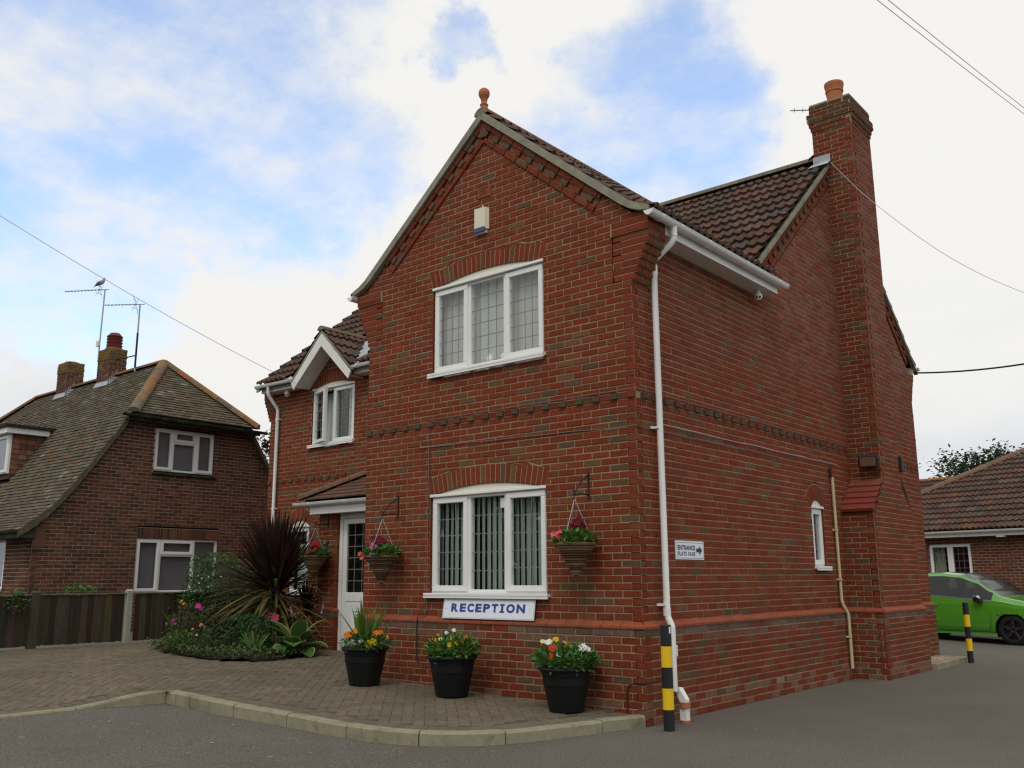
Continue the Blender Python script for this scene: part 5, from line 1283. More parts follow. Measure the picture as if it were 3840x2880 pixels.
m = MB(); m.lathe((-20.02, 3.24, 7.18), [(.2, 0), (.19, .05), (.16, .07), (0, .08)], 16); m.build('chimney_cap', m_terra, cb)

# aerials and the bird
def aerial(name, base, top, bend, n, label, extra=None):
    t = thing('tv_aerial', base, label, 'aerial', 'television aerials on chimneys'); base, top, bend = Vector(base), Vector(top), Vector(bend)
    m = MB(); m.tube([base, top], .020, 8); m.build('mast', m_galv, t); b = MB(); b.tube([top+(top-bend).normalized()*.12, bend], .011, 6); b.build('boom', m_galv, t)
    d = (bend-top); s_ = d.cross(Z).normalized(); e = MB()
    for i in range(n):
        p = top+d*((i+.5)/n); e.tube([p-s_*.10-Z*.012, p+s_*.10+Z*.012], .006, 5)
    e.build('element', m_alu, t); e = MB()
    p = top+d*.14
    for k in (-1, 1):
        for w_ in (-1, 1): e.tube([p, p+Z*k*.10+s_*w_*.07-d.normalized()*.03, p+Z*k*.20+s_*w_*.15], .006, 4)
        e.tube([p+Z*k*.1-s_*.12, p+Z*k*.1+s_*.12], .006, 4)
    e.build('reflector', m_alu, t); return t
a1 = aerial('a', (-18.02, 2.99, 7.0), (-17.93, 2.97, 8.83), (-18.95, 2.4, 8.85), 12, 'taller television aerial with a bird on it, pointing left')
m = MB(); m.box((-18.09, 2.93, 7.32), (-17.96, 2.98, 7.46)); m.build('junction_box', m_upvc2, a1)
a2 = aerial('b', (-16.20, 3.05, 6.4), (-16.05, 2.97, 8.06), (-16.80, 2.46, 8.07), 10, 'shorter television aerial on a mast leaning beside the right chimney')
m = MB(); m.tube([(-17.42, 3.2, 6.92), (-16.2, 3.03, 6.80)], .016, 6); m.tube([(-16.19, 3.04, 6.5), (-16.11, 3.0, 7.35)], .027, 6); m.build('mast_stay', m_iron, a2)
a3 = aerial('c', (-.16, 6.95, 8.3), (-.16, 6.95, 9.36), (-.80, 6.66, 9.44), 5, 'small television aerial poking out behind the brick chimney')
def bird(p):
    t = thing('bird', p, 'pale grey dove perched above the taller television aerial', 'bird'); p = Vector(p); d = Vector((.78, .6, .35)).normalized()
    m = MB(); m.tube([p-d*.10-Z*.02, p-d*.06, p, p+d*.06+Z*.01, p+d*.09+Z*.05, p+d*.10+Z*.08, p+d*.125+Z*.075], [.018, .045, .062, .055, .035, .030, .012], 10); m.build('body', m_bird, t)
    m = MB(); s_ = d.cross(Z).normalized(); m.prism([p-d*.20-Z*.06, p-d*.08-Z*.04-s_*.02, p-d*.08-Z*.04+s_*.02], (0, 0, .015)); m.tube([p+d*.03+s_*.045, p-d*.05+s_*.05-Z*.01, p-d*.14+s_*.02-Z*.03], [.02, .03, .008], 6); m.tube([p+d*.03-s_*.045, p-d*.05-s_*.05-Z*.01, p-d*.14-s_*.02-Z*.03], [.02, .03, .008], 6); m.build('wing', m_birdw, t)
    m = MB(); m.tube([p-Z*.05, p+X*.04-Z*.13], .006, 5); m.build('leg', m_birdw, t)
bird((-17.98, 2.86, 9.0))

# ================================================================== fence
fx = -9.72; fen = thing('fence', (fx, -1, .4), 'dark weathered vertical board fence on concrete posts', 'fence')
y = -6.0; zf = lambda yy: zpav(fx, max(yy, -2.4))+.012
wc = [(.060, .042, .027), (.050, .035, .023), (.072, .052, .034), (.044, .031, .021), (.085, .064, .042)]
while y < 2.3:
    w_ = .098; 
    if not (-.20 < y+.05 < -.06):
        c = tuple(v*R.uniform(.8, 1.2) for v in R.choice(wc)); F = (V3(fx, y, 0), V3(-.10, 1, 0).normalized(), Z, V3(1, .10, 0).normalized()); h = 1.185+R.uniform(-.008, .008)
        b = MB(); b.slab(F, [(0, zf(y)+.01+R.uniform(0, .02)), (.108, zf(y)+.01), (.108, h), (0, h)], .014, .02, .003, col=c); b.build('board', m_wood, fen)
    y += w_
def fpost(y, w_, h, mm, nm='post'):
    b = MB(); b.slab((V3(fx+.05, y, 0), Y, Z, X), [(-w_/2, zf(y)-.1), (w_/2, zf(y)-.1), (w_/2, h), (-w_/2, h)], .1, .0, .008, col=(.075, .058, .044)); b.prism([(fx-.05, y-w_/2, h), (fx+.05, y-w_/2, h), (fx, y-w_/2, h+.03)], (0, w_, 0), col=(.075, .058, .044)); b.build(nm, mm, fen)
fpost(-.13, .10, 1.235, m_cpost, 'concrete_post'); fpost(-1.62, .12, 1.23, m_wood); fpost(-3.1, .10, 1.235, m_cpost, 'concrete_post'); fpost(1.66, .12, 1.2, m_wood)
b = MB(); b.box((fx-.03, -6, 1.192), (fx+.035, 2.3, 1.21), col=(.16, .15, .12)); b.build('capping_rail', m_wood, fen)

# ================================================================== bungalow behind the car
bo = V3(-1.53, 19.0, 0); bu = V3(.977, -.215, 0).normalized(); bn = V3(-.215, -.977, 0).normalized()
bg = thing('bungalow', tuple(bo), 'long brick bungalow with brown pantile roof behind the green car', 'bungalow'); bf = (bo, bu, Z, bn)
GP = Pieces(bg, 'brick', 'brickwork', m_brick, m_brick_o, 150)
bcol = lambda z: tuple(x*.8 for x in R.choice([(.17, .055, .033), (.15, .05, .032), (.19, .058, .033), (.12, .045, .03)]))
brickwall(GP, 'wall', bf, 0, 33, lambda z: -4.0, lambda z: 7.0, [rect(-1.34, -.17, 1.15, 2.26)], colf=bcol); GP.build_parts(m_mortar2, {}); GP.emit(hidden=lambda c: c.z < 1.1)
m = MB(); m.add([bo+bu*u-bn*d+Z*z for u, d, z in ((-4, 7, 0), (-4, 0, 0), (-4, 0, 2.5), (-4, 7, 2.5))], [(0, 1, 2, 3)], col=(.15, .05, .03)); m.add([bo+bu*u-bn*d+Z*z for u, d, z in ((-9, 2.9, 0), (-4, 2.9, 0), (-4, 2.9, 2.5), (-9, 2.9, 2.5))], [(0, 1, 2, 3)], col=(.15, .05, .03)); m.build('side_wall', m_brick, bg)
wb = window(bg, bf, -1.34, -.17, 1.15, 2.26, [(-1.34, -.755, 1.15, 2.26, 'casement'), (-.755, -.17, 1.15, 2.26, 'casement')], leads=(3, 5), label='two light window with a pale curtain')
curtain(wb, bf, -1.3, -.98, 1.15, 2.25, -.2, mat('pale_drape', (.42, .42, .30), .9, nz=(3, .2, (9, 9, .4))), waves=5)
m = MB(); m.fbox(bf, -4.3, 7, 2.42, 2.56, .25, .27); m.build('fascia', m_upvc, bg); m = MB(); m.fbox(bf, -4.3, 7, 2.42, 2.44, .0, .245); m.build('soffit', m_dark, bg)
gutter(bg, bo+bu*-4.3+bn*.33+Z*2.57, bo+bu*7+bn*.33+Z*2.57, r=.06)
bs = .575
rm = MB(); q = lambda u, d, z: bo+bu*u-bn*d+Z*z
ze = 2.60; zs = lambda d: ze+bs*(d+.35)
rm.add([q(-4.35, -.35, zs(-.35)-.05), q(7, -.35, zs(-.35)-.05), q(7, 4.2, zs(4.2)-.05), q(.2, 4.2, zs(4.2)-.05)], [(0, 1, 2, 3)]); rm.add([q(-4.35, -.35, ze-.05), q(.2, 4.2, zs(4.2)-.05), q(-4.35, 8.75, ze-.05)], [(0, 1, 2)])
rm.add([q(-9, 2.4, 2.6), q(-1.5, 2.4, 2.6), q(-1.5, 6, 4.60), q(-9, 6, 4.60)], [(0, 1, 2, 3)]); broof = rm.build('roof', m_black, bg)
BT = Tiles(bg, broof, limit=300)
sl = math.atan(bs); 
tile_slope(BT, [(-.37, zs(-.37)), (4.2, zs(4.2))], -bn, bo, bu, -4.4, 4.2, lambda p: (p-bo).dot(bu) > -4.35+(-(p-bo).dot(bn)+.35)*1.0-.04, gauge=.33)
tile_slope(BT, [(2.4, 2.62), (6.0, 4.62)], -bn, bo, bu, -9, -.6, lambda p: True, gauge=.33, colf=lambda: tuple(.9*x for x in tile_col()))
BT.emit()
ridge_run(broof, q(-4.4, -.40, ze), q(.2, 4.2, zs(4.2)), r=.15, cols=((.16, .10, .07), (.17, .11, .08))); ridge_run(broof, q(-9, 6.02, 4.62), q(-1, 6.02, 4.62), r=.11, cols=((.28, .12, .035), (.21, .11, .05), (.24, .12, .05))); ridge_run(broof, q(.2, 4.2, zs(4.2)+.03), q(7, 4.2, zs(4.2)+.03), r=.12)
m = MB(); c_ = q(-3.25, 3.35, 3.62)
m.lathe(c_, [(.24, -.2), (.25, .0), (.22, .10), (.0, .16)], 14); m.build('roof_light', m_upvc2, bg)
m = MB(); m.lathe(bo+bu*.75+bn*.2+Z*2.40, [(0, -.03), (.12, -.02), (.13, .02)], 12); m.build('soffit_lamp', m_upvc2, bg)
# ================================================================== car
cn = V3(.965, -.26, 0).normalized(); cl_ = Z.cross(cn)
wc0 = V3(.30, 13.78, 0)                                   # foot of the near front wheel
co = wc0-cn*1.24+cl_*.735                                  # car centre on the ground
car = thing('parked_car', tuple(co), 'bright green three door hatchback with black roof parked behind the house', 'car')
cp_ = lambda x, y, z: co+cn*x+cl_*y+Z*z
def itp(tab, x):
    for (a, va), (b_, vb) in zip(tab, tab[1:]):
        if x <= b_: t = (x-a)/(b_-a); t = max(0, t); return lerp(va, vb, t*t*(3-2*t)*.5+t*.5)
    return tab[-1][1]
belt = [(-2.0, .98), (-1.5, 1.02), (-.6, .965), (.5, .90), (1.0, .875), (1.45, .80), (1.8, .70), (2.0, .58)]
topz = [(-2.0, 1.02), (-1.85, 1.20), (-1.5, 1.40), (-.9, 1.475), (-.3, 1.49), (.1, 1.455), (.45, 1.32), (.80, 1.10), (1.05, .965), (1.35, .91), (1.7, .80), (1.95, .64), (2.0, .58)]
half = [(-2.0, .66), (-1.85, .76), (-1.4, .84), (-.3, .865), (.8, .86), (1.3, .85), (1.7, .77), (1.92, .62), (2.0, .50)]
st = [-2.0+.025*i for i in range(161)]; NS = 15
def section(x):
    h = itp(half, x); zb = itp(belt, x); zt = max(itp(topz, x), zb+.005); top = zt-zb; k = min(1, top/.42); hr = lerp(h*.86, .60, k); zs_ = .19
    low = [(.19, .90), (.26, .955), (.36, .985), (.50, 1.0), (.62, 1.0)]
    return [(h*itp(low, z_), z_) for z_ in (.19, .215, .24, .265, .29, .32, .35, .38, .41, .44, .47, .50, .53, .56, .59, .62)]+[(h*.992, lerp(.62, zb, .6)), (h*.965, zb), (lerp(h*.95, hr, .08), zb+top*.07), (lerp(h*.95, hr, .5), zb+top*.5), (lerp(h*.95, hr, .85), zb+top*.84), (hr-.03, zb+top*.94), (hr*.7, zb+top*.99), (hr*.35, zt+.004), (0, zt+.008)]
G = [section(x) for x in st]; ns = len(G[0])
body, blk, gls = MB(), MB(), MB()
for sgn in (-1, 1):
    for i in range(len(st)-1):
        xm = (st[i]+st[i+1])/2
        for j in range(ns-1):
            za = (G[i][j][1]+G[i][j+1][1])/2
            if min(math.hypot(xm-1.24, za-.30), math.hypot(xm+1.27, za-.30)) < .345 and za < .66: continue
            P = [cp_(st[i], sgn*G[i][j][0], G[i][j][1]), cp_(st[i+1], sgn*G[i+1][j][0], G[i+1][j][1]), cp_(st[i+1], sgn*G[i+1][j+1][0], G[i+1][j+1][1]), cp_(st[i], sgn*G[i][j+1][0], G[i][j+1][1])]
            tgt = body; top = itp(topz, xm)-itp(belt, xm)
            if j in (18, 19) and -1.15 < xm < .86 and top > .10: tgt = gls if not (-.74 < xm < -.62) else blk
            if j >= 22 and xm < .12 and xm > -1.4: tgt = blk
            if j >= 21 and .12 <= xm <= 1.0: tgt = gls
            if j == 17 and -1.2 < xm < .95: tgt = blk
            tgt.add(P, [(0, 1, 2, 3) if sgn < 0 else (3, 2, 1, 0)], smooth=True)
body.build('car_body', m_green, car); blk.build('roof_panel', m_roofblk, car); gls.build('window_glass', m_carglass, car)
m = MB(); m.add([cp_(x, y, z) for x, y, z in ((-1.6, -.7, .25), (1.8, -.7, .25), (1.8, .7, .25), (-1.6, .7, .25))], [(0, 1, 2, 3)]); m.add([cp_(x, 0.62*s_, z) for s_ in (-1, 1) for x, z in ((-1.3, .5), (.8, .5), (.8, .88), (-1.3, .92))], [(0, 1, 2, 3), (4, 5, 6, 7)]); m.build('cabin_lining', m_dark, car)
m = MB()
for y in (-.36, .36):
    m.slab((cp_(-.28, y, .55), cl_, V3(-.15*cn.x, -.15*cn.y, 1).normalized(), cn), [(-.22, 0), (.22, 0), (.2, .58), (-.2, .58)], .12, 0, .03); m.slab((cp_(-.38, y, 1.15), cl_, Z, cn), [(-.12, 0), (.12, 0), (.11, .2), (-.11, .2)], .08, 0, .02)
m.build('seat', m_dark, car)
for x in (1.24, -1.27):
    for sgn in (-1, 1):
        c = cp_(x, sgn*.735, .30); ax = cl_*sgn; a_, d_ = cn, Z; t_ = MB(); k = 28
        prof = [(.20, -.09), (.292, -.09), (.308, -.06), (.310, .05), (.295, .085), (.22, .085)]
        P = [c+(a_*math.cos(2*math.pi*q_/k)+d_*math.sin(2*math.pi*q_/k))*r+ax*w_ for r, w_ in prof for q_ in range(k)]
        t_.add(P, [(i*k+q_, i*k+(q_+1) % k, (i+1)*k+(q_+1) % k, (i+1)*k+q_) for i in range(len(prof)-1) for q_ in range(k)], smooth=True); whl = t_.build('wheel', m_tyre, car)
        r_ = MB()
        P = [c+(a_*math.cos(2*math.pi*q_/k)+d_*math.sin(2*math.pi*q_/k))*r+ax*w_ for r, w_ in ((.225, .086), (.205, .08), (.20, .02), (.0, .02)) for q_ in range(k)]; r_.add(P, [(i*k+q_, i*k+(q_+1) % k, (i+1)*k+(q_+1) % k, (i+1)*k+q_) for i in range(3) for q_ in range(k)])
        for s5 in range(5):
            an = s5*1.2566+.3; e = a_*math.cos(an)+d_*math.sin(an); f = a_*-math.sin(an)+d_*math.cos(an)
            r_.slab((c+ax*.075, e, f, ax), [(.02, -.035), (.21, -.022), (.21, .022), (.02, .035)], .03, 0, .006)
        r_.build('rim', m_rim, whl)
        l_ = MB(); P = [c+(a_*math.cos(math.pi*q_/14)+d_*math.sin(math.pi*q_/14))*.345+ax*w_ for w_ in (-.25, .105) for q_ in range(-2, 17)]; l_.add(P, [(q_, q_+1, 19+q_+1, 19+q_) for q_ in range(18)]); l_.add(P[:19], [tuple(range(19))]); l_.build('wheel_arch', m_roofblk, car)
m = MB(); m.slab((cp_(.62, -.93, .86), cn, Z, -cl_), [(-.09, 0), (.08, .0), (.09, .07), (.03, .14), (-.06, .14), (-.1, .07)], .12, .06, .03); m.box(tuple(cp_(.60, -.86, .84)-V3(.02, .02, .01)), tuple(cp_(.60, -.86, .84)+V3(.02, .03, .06))); m.build('wing_mirror', m_roofblk, car)
m = MB(); m.tube([cp_(-.52, -.862, .795), cp_(-.50, -.892, .795), cp_(-.36, -.892, .79), cp_(-.34, -.862, .79)], .014, 8); m.build('door_handle', m_green, car)
def seam(pts): 
    m = MB(); m.tube(pts, .005, 5); m.build('door_seam', m_roofblk, car)
def sk(x, z):
    h = itp(half, x); return cp_(x, -h*(.998 if z < .65 else lerp(1.0, .967, (z-.62)/.3)), z)
seam([sk(-.72, .93), sk(-.72, .7), sk(-.70, .45), sk(-.66, .30)]); seam([sk(.80, .84), sk(.82, .62), sk(.82, .42), sk(.78, .27)]); seam([sk(-.66, .285), sk(0, .275), sk(.78, .275)])
m = MB(); m.fbox((sk(.98, .60), cn, Z, -cl_), -.035, .035, -.02, .02, .002, .006); m.build('badge', m_chrome, car)
m = MB(); 
for sgn in (-1, 1): m.slab((cp_(1.80, sgn*.60, .68), (cl_*-1*sgn*-.8+cn*.6*-1*sgn*sgn).normalized(), Z, (cn+cl_*sgn*.6).normalized()), [(-.16, -.06), (.16, -.04), (.14, .06), (-.14, .05)], .05, .02, .01)
m.build('headlight', m_chrome, car)
m = MB(); m.fbox((co, cn, Z, -cl_), -.95, .93, .19, .235, .845, .875); m.build('side_skirt', m_green, car)

# ================================================================== bollards
def bollard(x, y, r, h, label):
    t = thing('bollard', (x, y, 0), label, 'bollard', 'black and yellow striped bollards'); q = V3(x, y, 0)
    for i in range(5):
        z0, z1 = h*i/5, h*(i+1)/5; m = MB()
        m.tube([q+Z*(z0-(.15 if i == 0 else 0)), q+Z*z1], r+(.0006 if i % 2 else 0), 24, cap=(i in (0, 4))); m.build('black_band' if i % 2 == 0 else 'yellow_band', m_blk if i % 2 == 0 else m_yel, t)
    m = MB(); m.lathe(q+Z*h, [(r, 0), (r*.9, .006), (0, .008)], 24); m.build('cap', m_blk, t); return t
bt = bollard(.325, -.115, .052, .952, 'black and yellow bollard in front of the downpipe at the house corner')
m = MB(); d = (CAM-V3(.325, -.115, 1.4)); d.z = 0; d.normalize(); s_ = d.cross(Z)
m.add([V3(.325, -.115, z)+(d*math.cos(a)+s_*math.sin(a))*.0535 for z in (.88, .94) for a in (-1.0, -.8, -.6)], [(0, 1, 4, 3), (1, 2, 5, 4)]); m.build('sticker', m_sign, bt)
bollard(.645, 8.97, .047, .965, 'black and yellow bollard by the gravel in front of the green car')

# ================================================================== flower pots
def pot_plant(x, y, label, kind):
    z = zpav(x, y)+.002; t = thing('flower_pot', (x, y, z), label, 'flower pot', 'black plastic pots along the front wall'); q = V3(x, y, z); H = .42
    m = MB(); m.lathe(q, [(0, 0), (.165, 0), (.172, .01), (.19, .10), (.222, .25), (.228, .255), (.232, .33), (.238, .335), (.246, .385), (.270, .39), (.276, .405), (.270, .42), (.252, .422), (.24, .36), (0, .36)], 40); m.build('pot', m_pot, t)
    m = MB(); m.lathe(q, [(.245, .375), (0, .385)], 24); m.build('compost', m_soil, t)
    c = q+Z*(H+.03); G = [(.075, .19, .03), (.095, .22, .035), (.055, .145, .025), (.12, .25, .045)]
    m = MB()
    if kind == 1: leafy(m, c+Z*.0, (.29, .27, .11), 900, .065, [(.055, .15, .035), (.075, .18, .04), (.045, .11, .03), (.10, .21, .055)], up=.7, asp=.35)
    elif kind == 2: leafy(m, c+Z*.03, (.275, .265, .135), 1250, .07, G, up=1, asp=.42)
    else: leafy(m, c+Z*.03, (.30, .28, .135), 1350, .07, [(.085, .22, .04), (.07, .18, .04), (.115, .26, .06), (.055, .14, .03)], up=1, asp=.48)
    m.build('foliage', m_leaf, t)
    tocam = (CAM-q); tocam.z = 0; tocam.normalize(); sd_ = Z.cross(tocam)
    def fl(u, w_, dz_, col, r, kk=2, n=6, nm='flower'):
        p = q+sd_*u+tocam*w_+Z*(H+dz_+.035); m = MB()
        for _ in range(kk): petals(m, p+Vector((R.uniform(-1, 1), R.uniform(-1, 1), R.uniform(-.5, .5)))*r*.25, (tocam.x+R.uniform(-.3, .3), tocam.y+R.uniform(-.3, .3), .8), r*1.0, col, n, .15)
        m.lathe(p+Z*r*.1, [(r*.22, 0), (0, r*.18)], 6, col=(.6, .3, .02)); m.build(nm, m_petal, t)
    OR, YE, WH, RE = (.75, .20, .01), (.85, .62, .01), (.8, .8, .72), (.65, .05, .012)
    if kind == 1:
        b = MB()
        for i in range(70):
            an = R.uniform(0, 6.28); sp = R.uniform(.02, .42) if i < 58 else R.uniform(.6, 1.0); d = Vector((math.cos(an)*sp, math.sin(an)*sp, 1)); b.leaf(q+Z*(H-.02)+Vector((math.cos(an), math.sin(an), 0))*R.uniform(0, .05), d, Vector((-math.sin(an), math.cos(an), .1)), R.uniform(.32, .60), R.uniform(.014, .026), tuple(v*R.uniform(.8, 1.2) for v in R.choice([(.10, .20, .02), (.075, .16, .02), (.13, .23, .03)])), bend=R.uniform(.02, .25), seg=5, fold=.25)
        b.build('grass_blades', m_leaf, t)
        fl(-.20, .05, .10, OR, .05, 4); fl(-.13, -.02, .14, (.8, .27, .01), .045, 4); fl(.12, .05, .11, OR, .045, 4); fl(.17, -.04, .12, (.78, .24, .01), .04, 3); fl(.235, .02, .07, OR, .035, 3)
        for u, dz_ in ((.035, .045), (.085, .065)):
            m = MB(); p = q+sd_*u+tocam*.2+Z*(H+dz_)
            for _ in range(6): petals(m, p, (tocam.x+R.uniform(-1, 1), tocam.y+R.uniform(-1, 1), R.uniform(-.3, 1)), .045, YE, 8, .4)
            m.build('flower', m_petal, t)
        fl(-.05, .18, .04, WH, .025, 2, 5); fl(-.15, .15, .05, WH, .022, 2, 5); fl(.10, .0, .12, WH, .03, 2, 5); fl(.11, -.1, .18, (.4, .02, .03), .03, 3, 5)
    elif kind == 2:
        for u, w_, dz_, c_ in ((-.15, .0, .17, OR), (-.17, .05, .13, (.8, .28, .02)), (-.06, -.08, .20, WH), (.02, -.1, .22, WH), (-.12, .12, .14, WH), (.13, .05, .12, OR), (.15, .0, .15, OR), (.05, .15, .10, (.8, .5, .02)), (-.03, .19, .09, (.7, .45, .02)), (.2, .02, .1, OR), (.0, .12, .14, (.75, .3, .02)), (-.2, -.02, .13, (.7, .5, .05))): fl(u, w_, dz_, c_, R.uniform(.026, .036), 1, 7)
    else:
        for u, w_, dz_, c_, r in ((-.13, .12, .14, RE, .05), (-.16, .16, .08, RE, .038), (-.10, -.05, .22, (.8, .45, .02), .036), (-.18, .0, .19, WH, .036), (-.22, -.02, .2, (.8, .75, .4), .03), (-.15, -.05, .2, WH, .034), (.16, .12, .15, WH, .045), (.21, .09, .13, WH, .04), (.12, .14, .13, (.7, .75, .3), .03), (-.06, .2, .09, WH, .03), (.0, .05, .17, OR, .03), (.04, .08, .16, (.55, .15, .03), .03), (-.02, .02, .19, (.7, .3, .05), .03)): fl(u, w_, dz_, c_, r, 2 if r > .04 else 1, 8)
    return t
pot_plant(-3.39, -.60, 'black pot with tall grassy blades, yellow and orange flowers, nearest the door', 1)
pot_plant(-2.10, -.50, 'black pot of bushy orange and white flowers standing in the middle', 2)
pot_plant(-.66, -.39, 'black pot with red and white flowers nearest the house corner', 3)

# ================================================================== planted bed
gz = lambda x, y: zpav(x, y)+.03
def plant(name, x, y, label, cat, group=None): return thing(name, (x, y, gz(x, y)), label, cat, group)
# cordyline: single leaves below, dense upright head above
t = plant('cordyline', -7.68, 1.25, 'large spiky bronze cordyline with drooping olive lower leaves', 'cordyline'); b0 = V3(-7.68, 1.25, gz(-7.68, 1.25))
m = MB(); m.tube([b0-Z*.1, b0+Z*.45, b0+Z*.95+X*.04], [.09, .075, .06], 10); m.build('trunk', m_bark, t)
dk = [(.045, .022, .018), (.055, .026, .02), (.035, .02, .016), (.065, .03, .022)]; ol = [(.17, .135, .045), (.21, .165, .06), (.13, .105, .035), (.24, .165, .065), (.11, .075, .035)]
bk = MB()
for i in range(430):
    an = R.uniform(0, 6.283); el = math.radians(R.choice([R.uniform(48, 88), R.uniform(5, 60), R.uniform(55, 86)])); d = Vector((math.cos(an)*math.cos(el), math.sin(an)*math.cos(el), math.sin(el)))
    p = b0+Z*R.uniform(.75, 1.05)+d*.05; col = tuple(v*R.uniform(.7, 1.25) for v in R.choice(dk))
    bk.leaf(p, d, Vector((-math.sin(an), math.cos(an), .02)).cross(d), R.uniform(.95, 1.22), R.uniform(.036, .055), col, bend=R.uniform(.05, .5)*(1.3 if el < .8 else .4), seg=6, fold=.35)
bk.build('foliage', m_leaf, t, kind='stuff')
for i in range(170):
    an = R.uniform(0, 6.283); el = math.radians(R.uniform(-60, 24)); d = Vector((math.cos(an)*math.cos(el), math.sin(an)*math.cos(el), math.sin(el))); lf = MB()
    lf.leaf(b0+Z*R.uniform(.60, .95)+d*.06, d, Vector((-math.sin(an), math.cos(an), .02)).cross(d), R.uniform(.98, 1.28), R.uniform(.040, .056), tuple(v*R.uniform(.75, 1.2) for v in R.choice(ol if el < .15 else dk+ol)), bend=R.uniform(.3, .8), seg=6, fold=.3); lf.build('leaf', m_leaf, t)
t = plant('cordyline', -6.95, 2.05, 'small dark cordyline tuft half hidden behind the porch pier basket', 'cordyline'); c = V3(-7.52, 1.75, .90); bk = MB()
for i in range(90):
    an = R.uniform(0, 6.283); el = math.radians(R.uniform(-20, 85)); d = Vector((math.cos(an)*math.cos(el), math.sin(an)*math.cos(el), math.sin(el))); bk.leaf(c, d, Vector((-math.sin(an), math.cos(an), .02)).cross(d), R.uniform(.4, .6), .03, tuple(v*R.uniform(.8, 1.3) for v in ((.05, .02, .018))), bend=.3, seg=5, fold=.3)
bk.build('foliage', m_leaf, t, kind='stuff'); m = MB(); m.tube([V3(-7.52, 1.75, .3), c], .03, 8); m.build('trunk', m_bark, t)
# round green shrub with tiny white flowers
t = plant('shrub', -9.1, 1.35, 'rounded green shrub with tiny white flowers against the fence', 'shrub'); c = V3(-9.08, 1.22, 1.08); m = MB(); GR = [(.06, .135, .032), (.075, .165, .04), (.045, .10, .028), (.09, .18, .045)]
leafy(m, c, (.62, .75, .62), 3600, .065, GR, up=.6, shell=.55, asp=.5); leafy(m, c+V3(-.15, -.1, .45), (.45, .5, .32), 1200, .06, GR, shell=.6); leafy(m, c+V3(.5, .6, .5), (.4, .4, .35), 700, .06, GR); m.build('foliage', m_leaf, t, kind='stuff')
m = MB()
for k in range(6): m.tube([V3(-9.15, 1.3, .3), V3(-9.15+R.uniform(-.1, .1), 1.3+R.uniform(-.1, .1), .7), c+V3(R.uniform(-.4, .4), R.uniform(-.5, .5), R.uniform(.0, .4))], [.02, .015, .006], 6)
m.build('stem', m_bark, t); m = MB()
for k in range(26):
    d = Vector((R.uniform(-.2, 1), R.uniform(-1, .3), R.uniform(-.5, .9))).normalized(); petals(m, c+Vector((d.x*.62, d.y*.76, d.z*.62)), d, .016, (.6, .62, .5), 5)
m.build('blossom', m_petal, t)
def clump(name, x, y, rad, n, size, cols, label, cat, z=.0, asp=.5, shell=.4, fl=None, up=.9):
    t = plant(name, x, y, label, cat); c = V3(x, y, gz(x, y)+rad[2]*.75+z); m = MB(); leafy(m, c, rad, n, size, cols, up=up, asp=asp, shell=shell); m.build('foliage', m_leaf, t, kind='stuff'); b = MB()
    for k in range(5): b.tube([V3(x+R.uniform(-.06, .06), y+R.uniform(-.06, .06), gz(x, y)-.03), c+V3(R.uniform(-.6, .6)*rad[0], R.uniform(-.6, .6)*rad[1], R.uniform(-.2, .5)*rad[2])], [.008, .004], 5)
    b.build('stem', m_bark, t)
    for (dx, dy, dz_, r, col, kk) in fl or []:
        m = MB(); p = V3(x+dx, y+dy, gz(x, y)+dz_)
        for _ in range(kk): petals(m, p+Vector((R.uniform(-1, 1), R.uniform(-1, 1), R.uniform(-1, 1)))*r*.5, (R.uniform(.2, .9), R.uniform(-1, -.4), R.uniform(.1, .9)), r*.6, col, 5)
        m.build('flower', m_petal, t)
    return t
MG, PK, SAL = (.55, .03, .30), (.60, .09, .16), (.6, .2, .13)
clump('rose_bush', -8.05, .05, (.42, .40, .36), 1100, .055, [(.045, .065, .02), (.065, .06, .025), (.09, .055, .03), (.035, .055, .018)], 'straggly reddish green rose bush with magenta flowers left of the bed', 'rose bush', fl=[(.45, -.2, .62, .065, MG, 4), (.05, -.38, .40, .045, MG, 3), (-.18, -.36, .36, .03, (.55, .1, .25), 2), (.0, -.4, .22, .03, (.45, .04, .12), 2), (.45, -.15, .36, .035, SAL, 3), (.38, -.25, .30, .035, SAL, 2), (.2, -.4, .2, .03, (.4, .12, .1), 2), (.28, -.1, .62, .03, (.5, .16, .18), 2)])
clump('brown_seedheads', -8.75, .40, (.32, .3, .36), 520, .045, [(.14, .075, .03), (.11, .08, .035), (.17, .10, .04), (.06, .07, .02)], 'dry brown seed heads beside the fence end', 'plant', asp=.3, fl=[(.15, -.25, .66, .03, (.8, .28, .02), 3), (.22, -.25, .62, .03, (.8, .33, .02), 3)])
t = plant('crocosmia', -8.50, .10, 'upright green blades beside the orange flowers at the left of the bed', 'plant'); bk = MB()
for i in range(34): an = R.uniform(0, 6.28); bk.leaf(V3(-8.50, .10, gz(-8.5, .1)), Vector((math.cos(an)*R.uniform(.1, .5), math.sin(an)*R.uniform(.1, .5), 1)), Vector((-math.sin(an), math.cos(an), .1)), R.uniform(.4, .62), .022, tuple(v*R.uniform(.8, 1.2) for v in (.07, .14, .025)), bend=R.uniform(.2, .6), seg=5, fold=.2)
bk.build('blade', m_leaf, t)
clump('lime_plant', -7.85, -.28, (.30, .18, .15), 420, .06, [(.10, .20, .03), (.08, .16, .03), (.06, .12, .02)], 'bright lime green low plant at the front left tip of the bed', 'plant')
clump('fern_clump', -7.10, .38, (.44, .36, .30), 1300, .06, [(.025, .095, .025), (.035, .12, .03), (.02, .07, .02)], 'dense dark green ferny clump in the middle of the bed', 'plant', shell=.6)
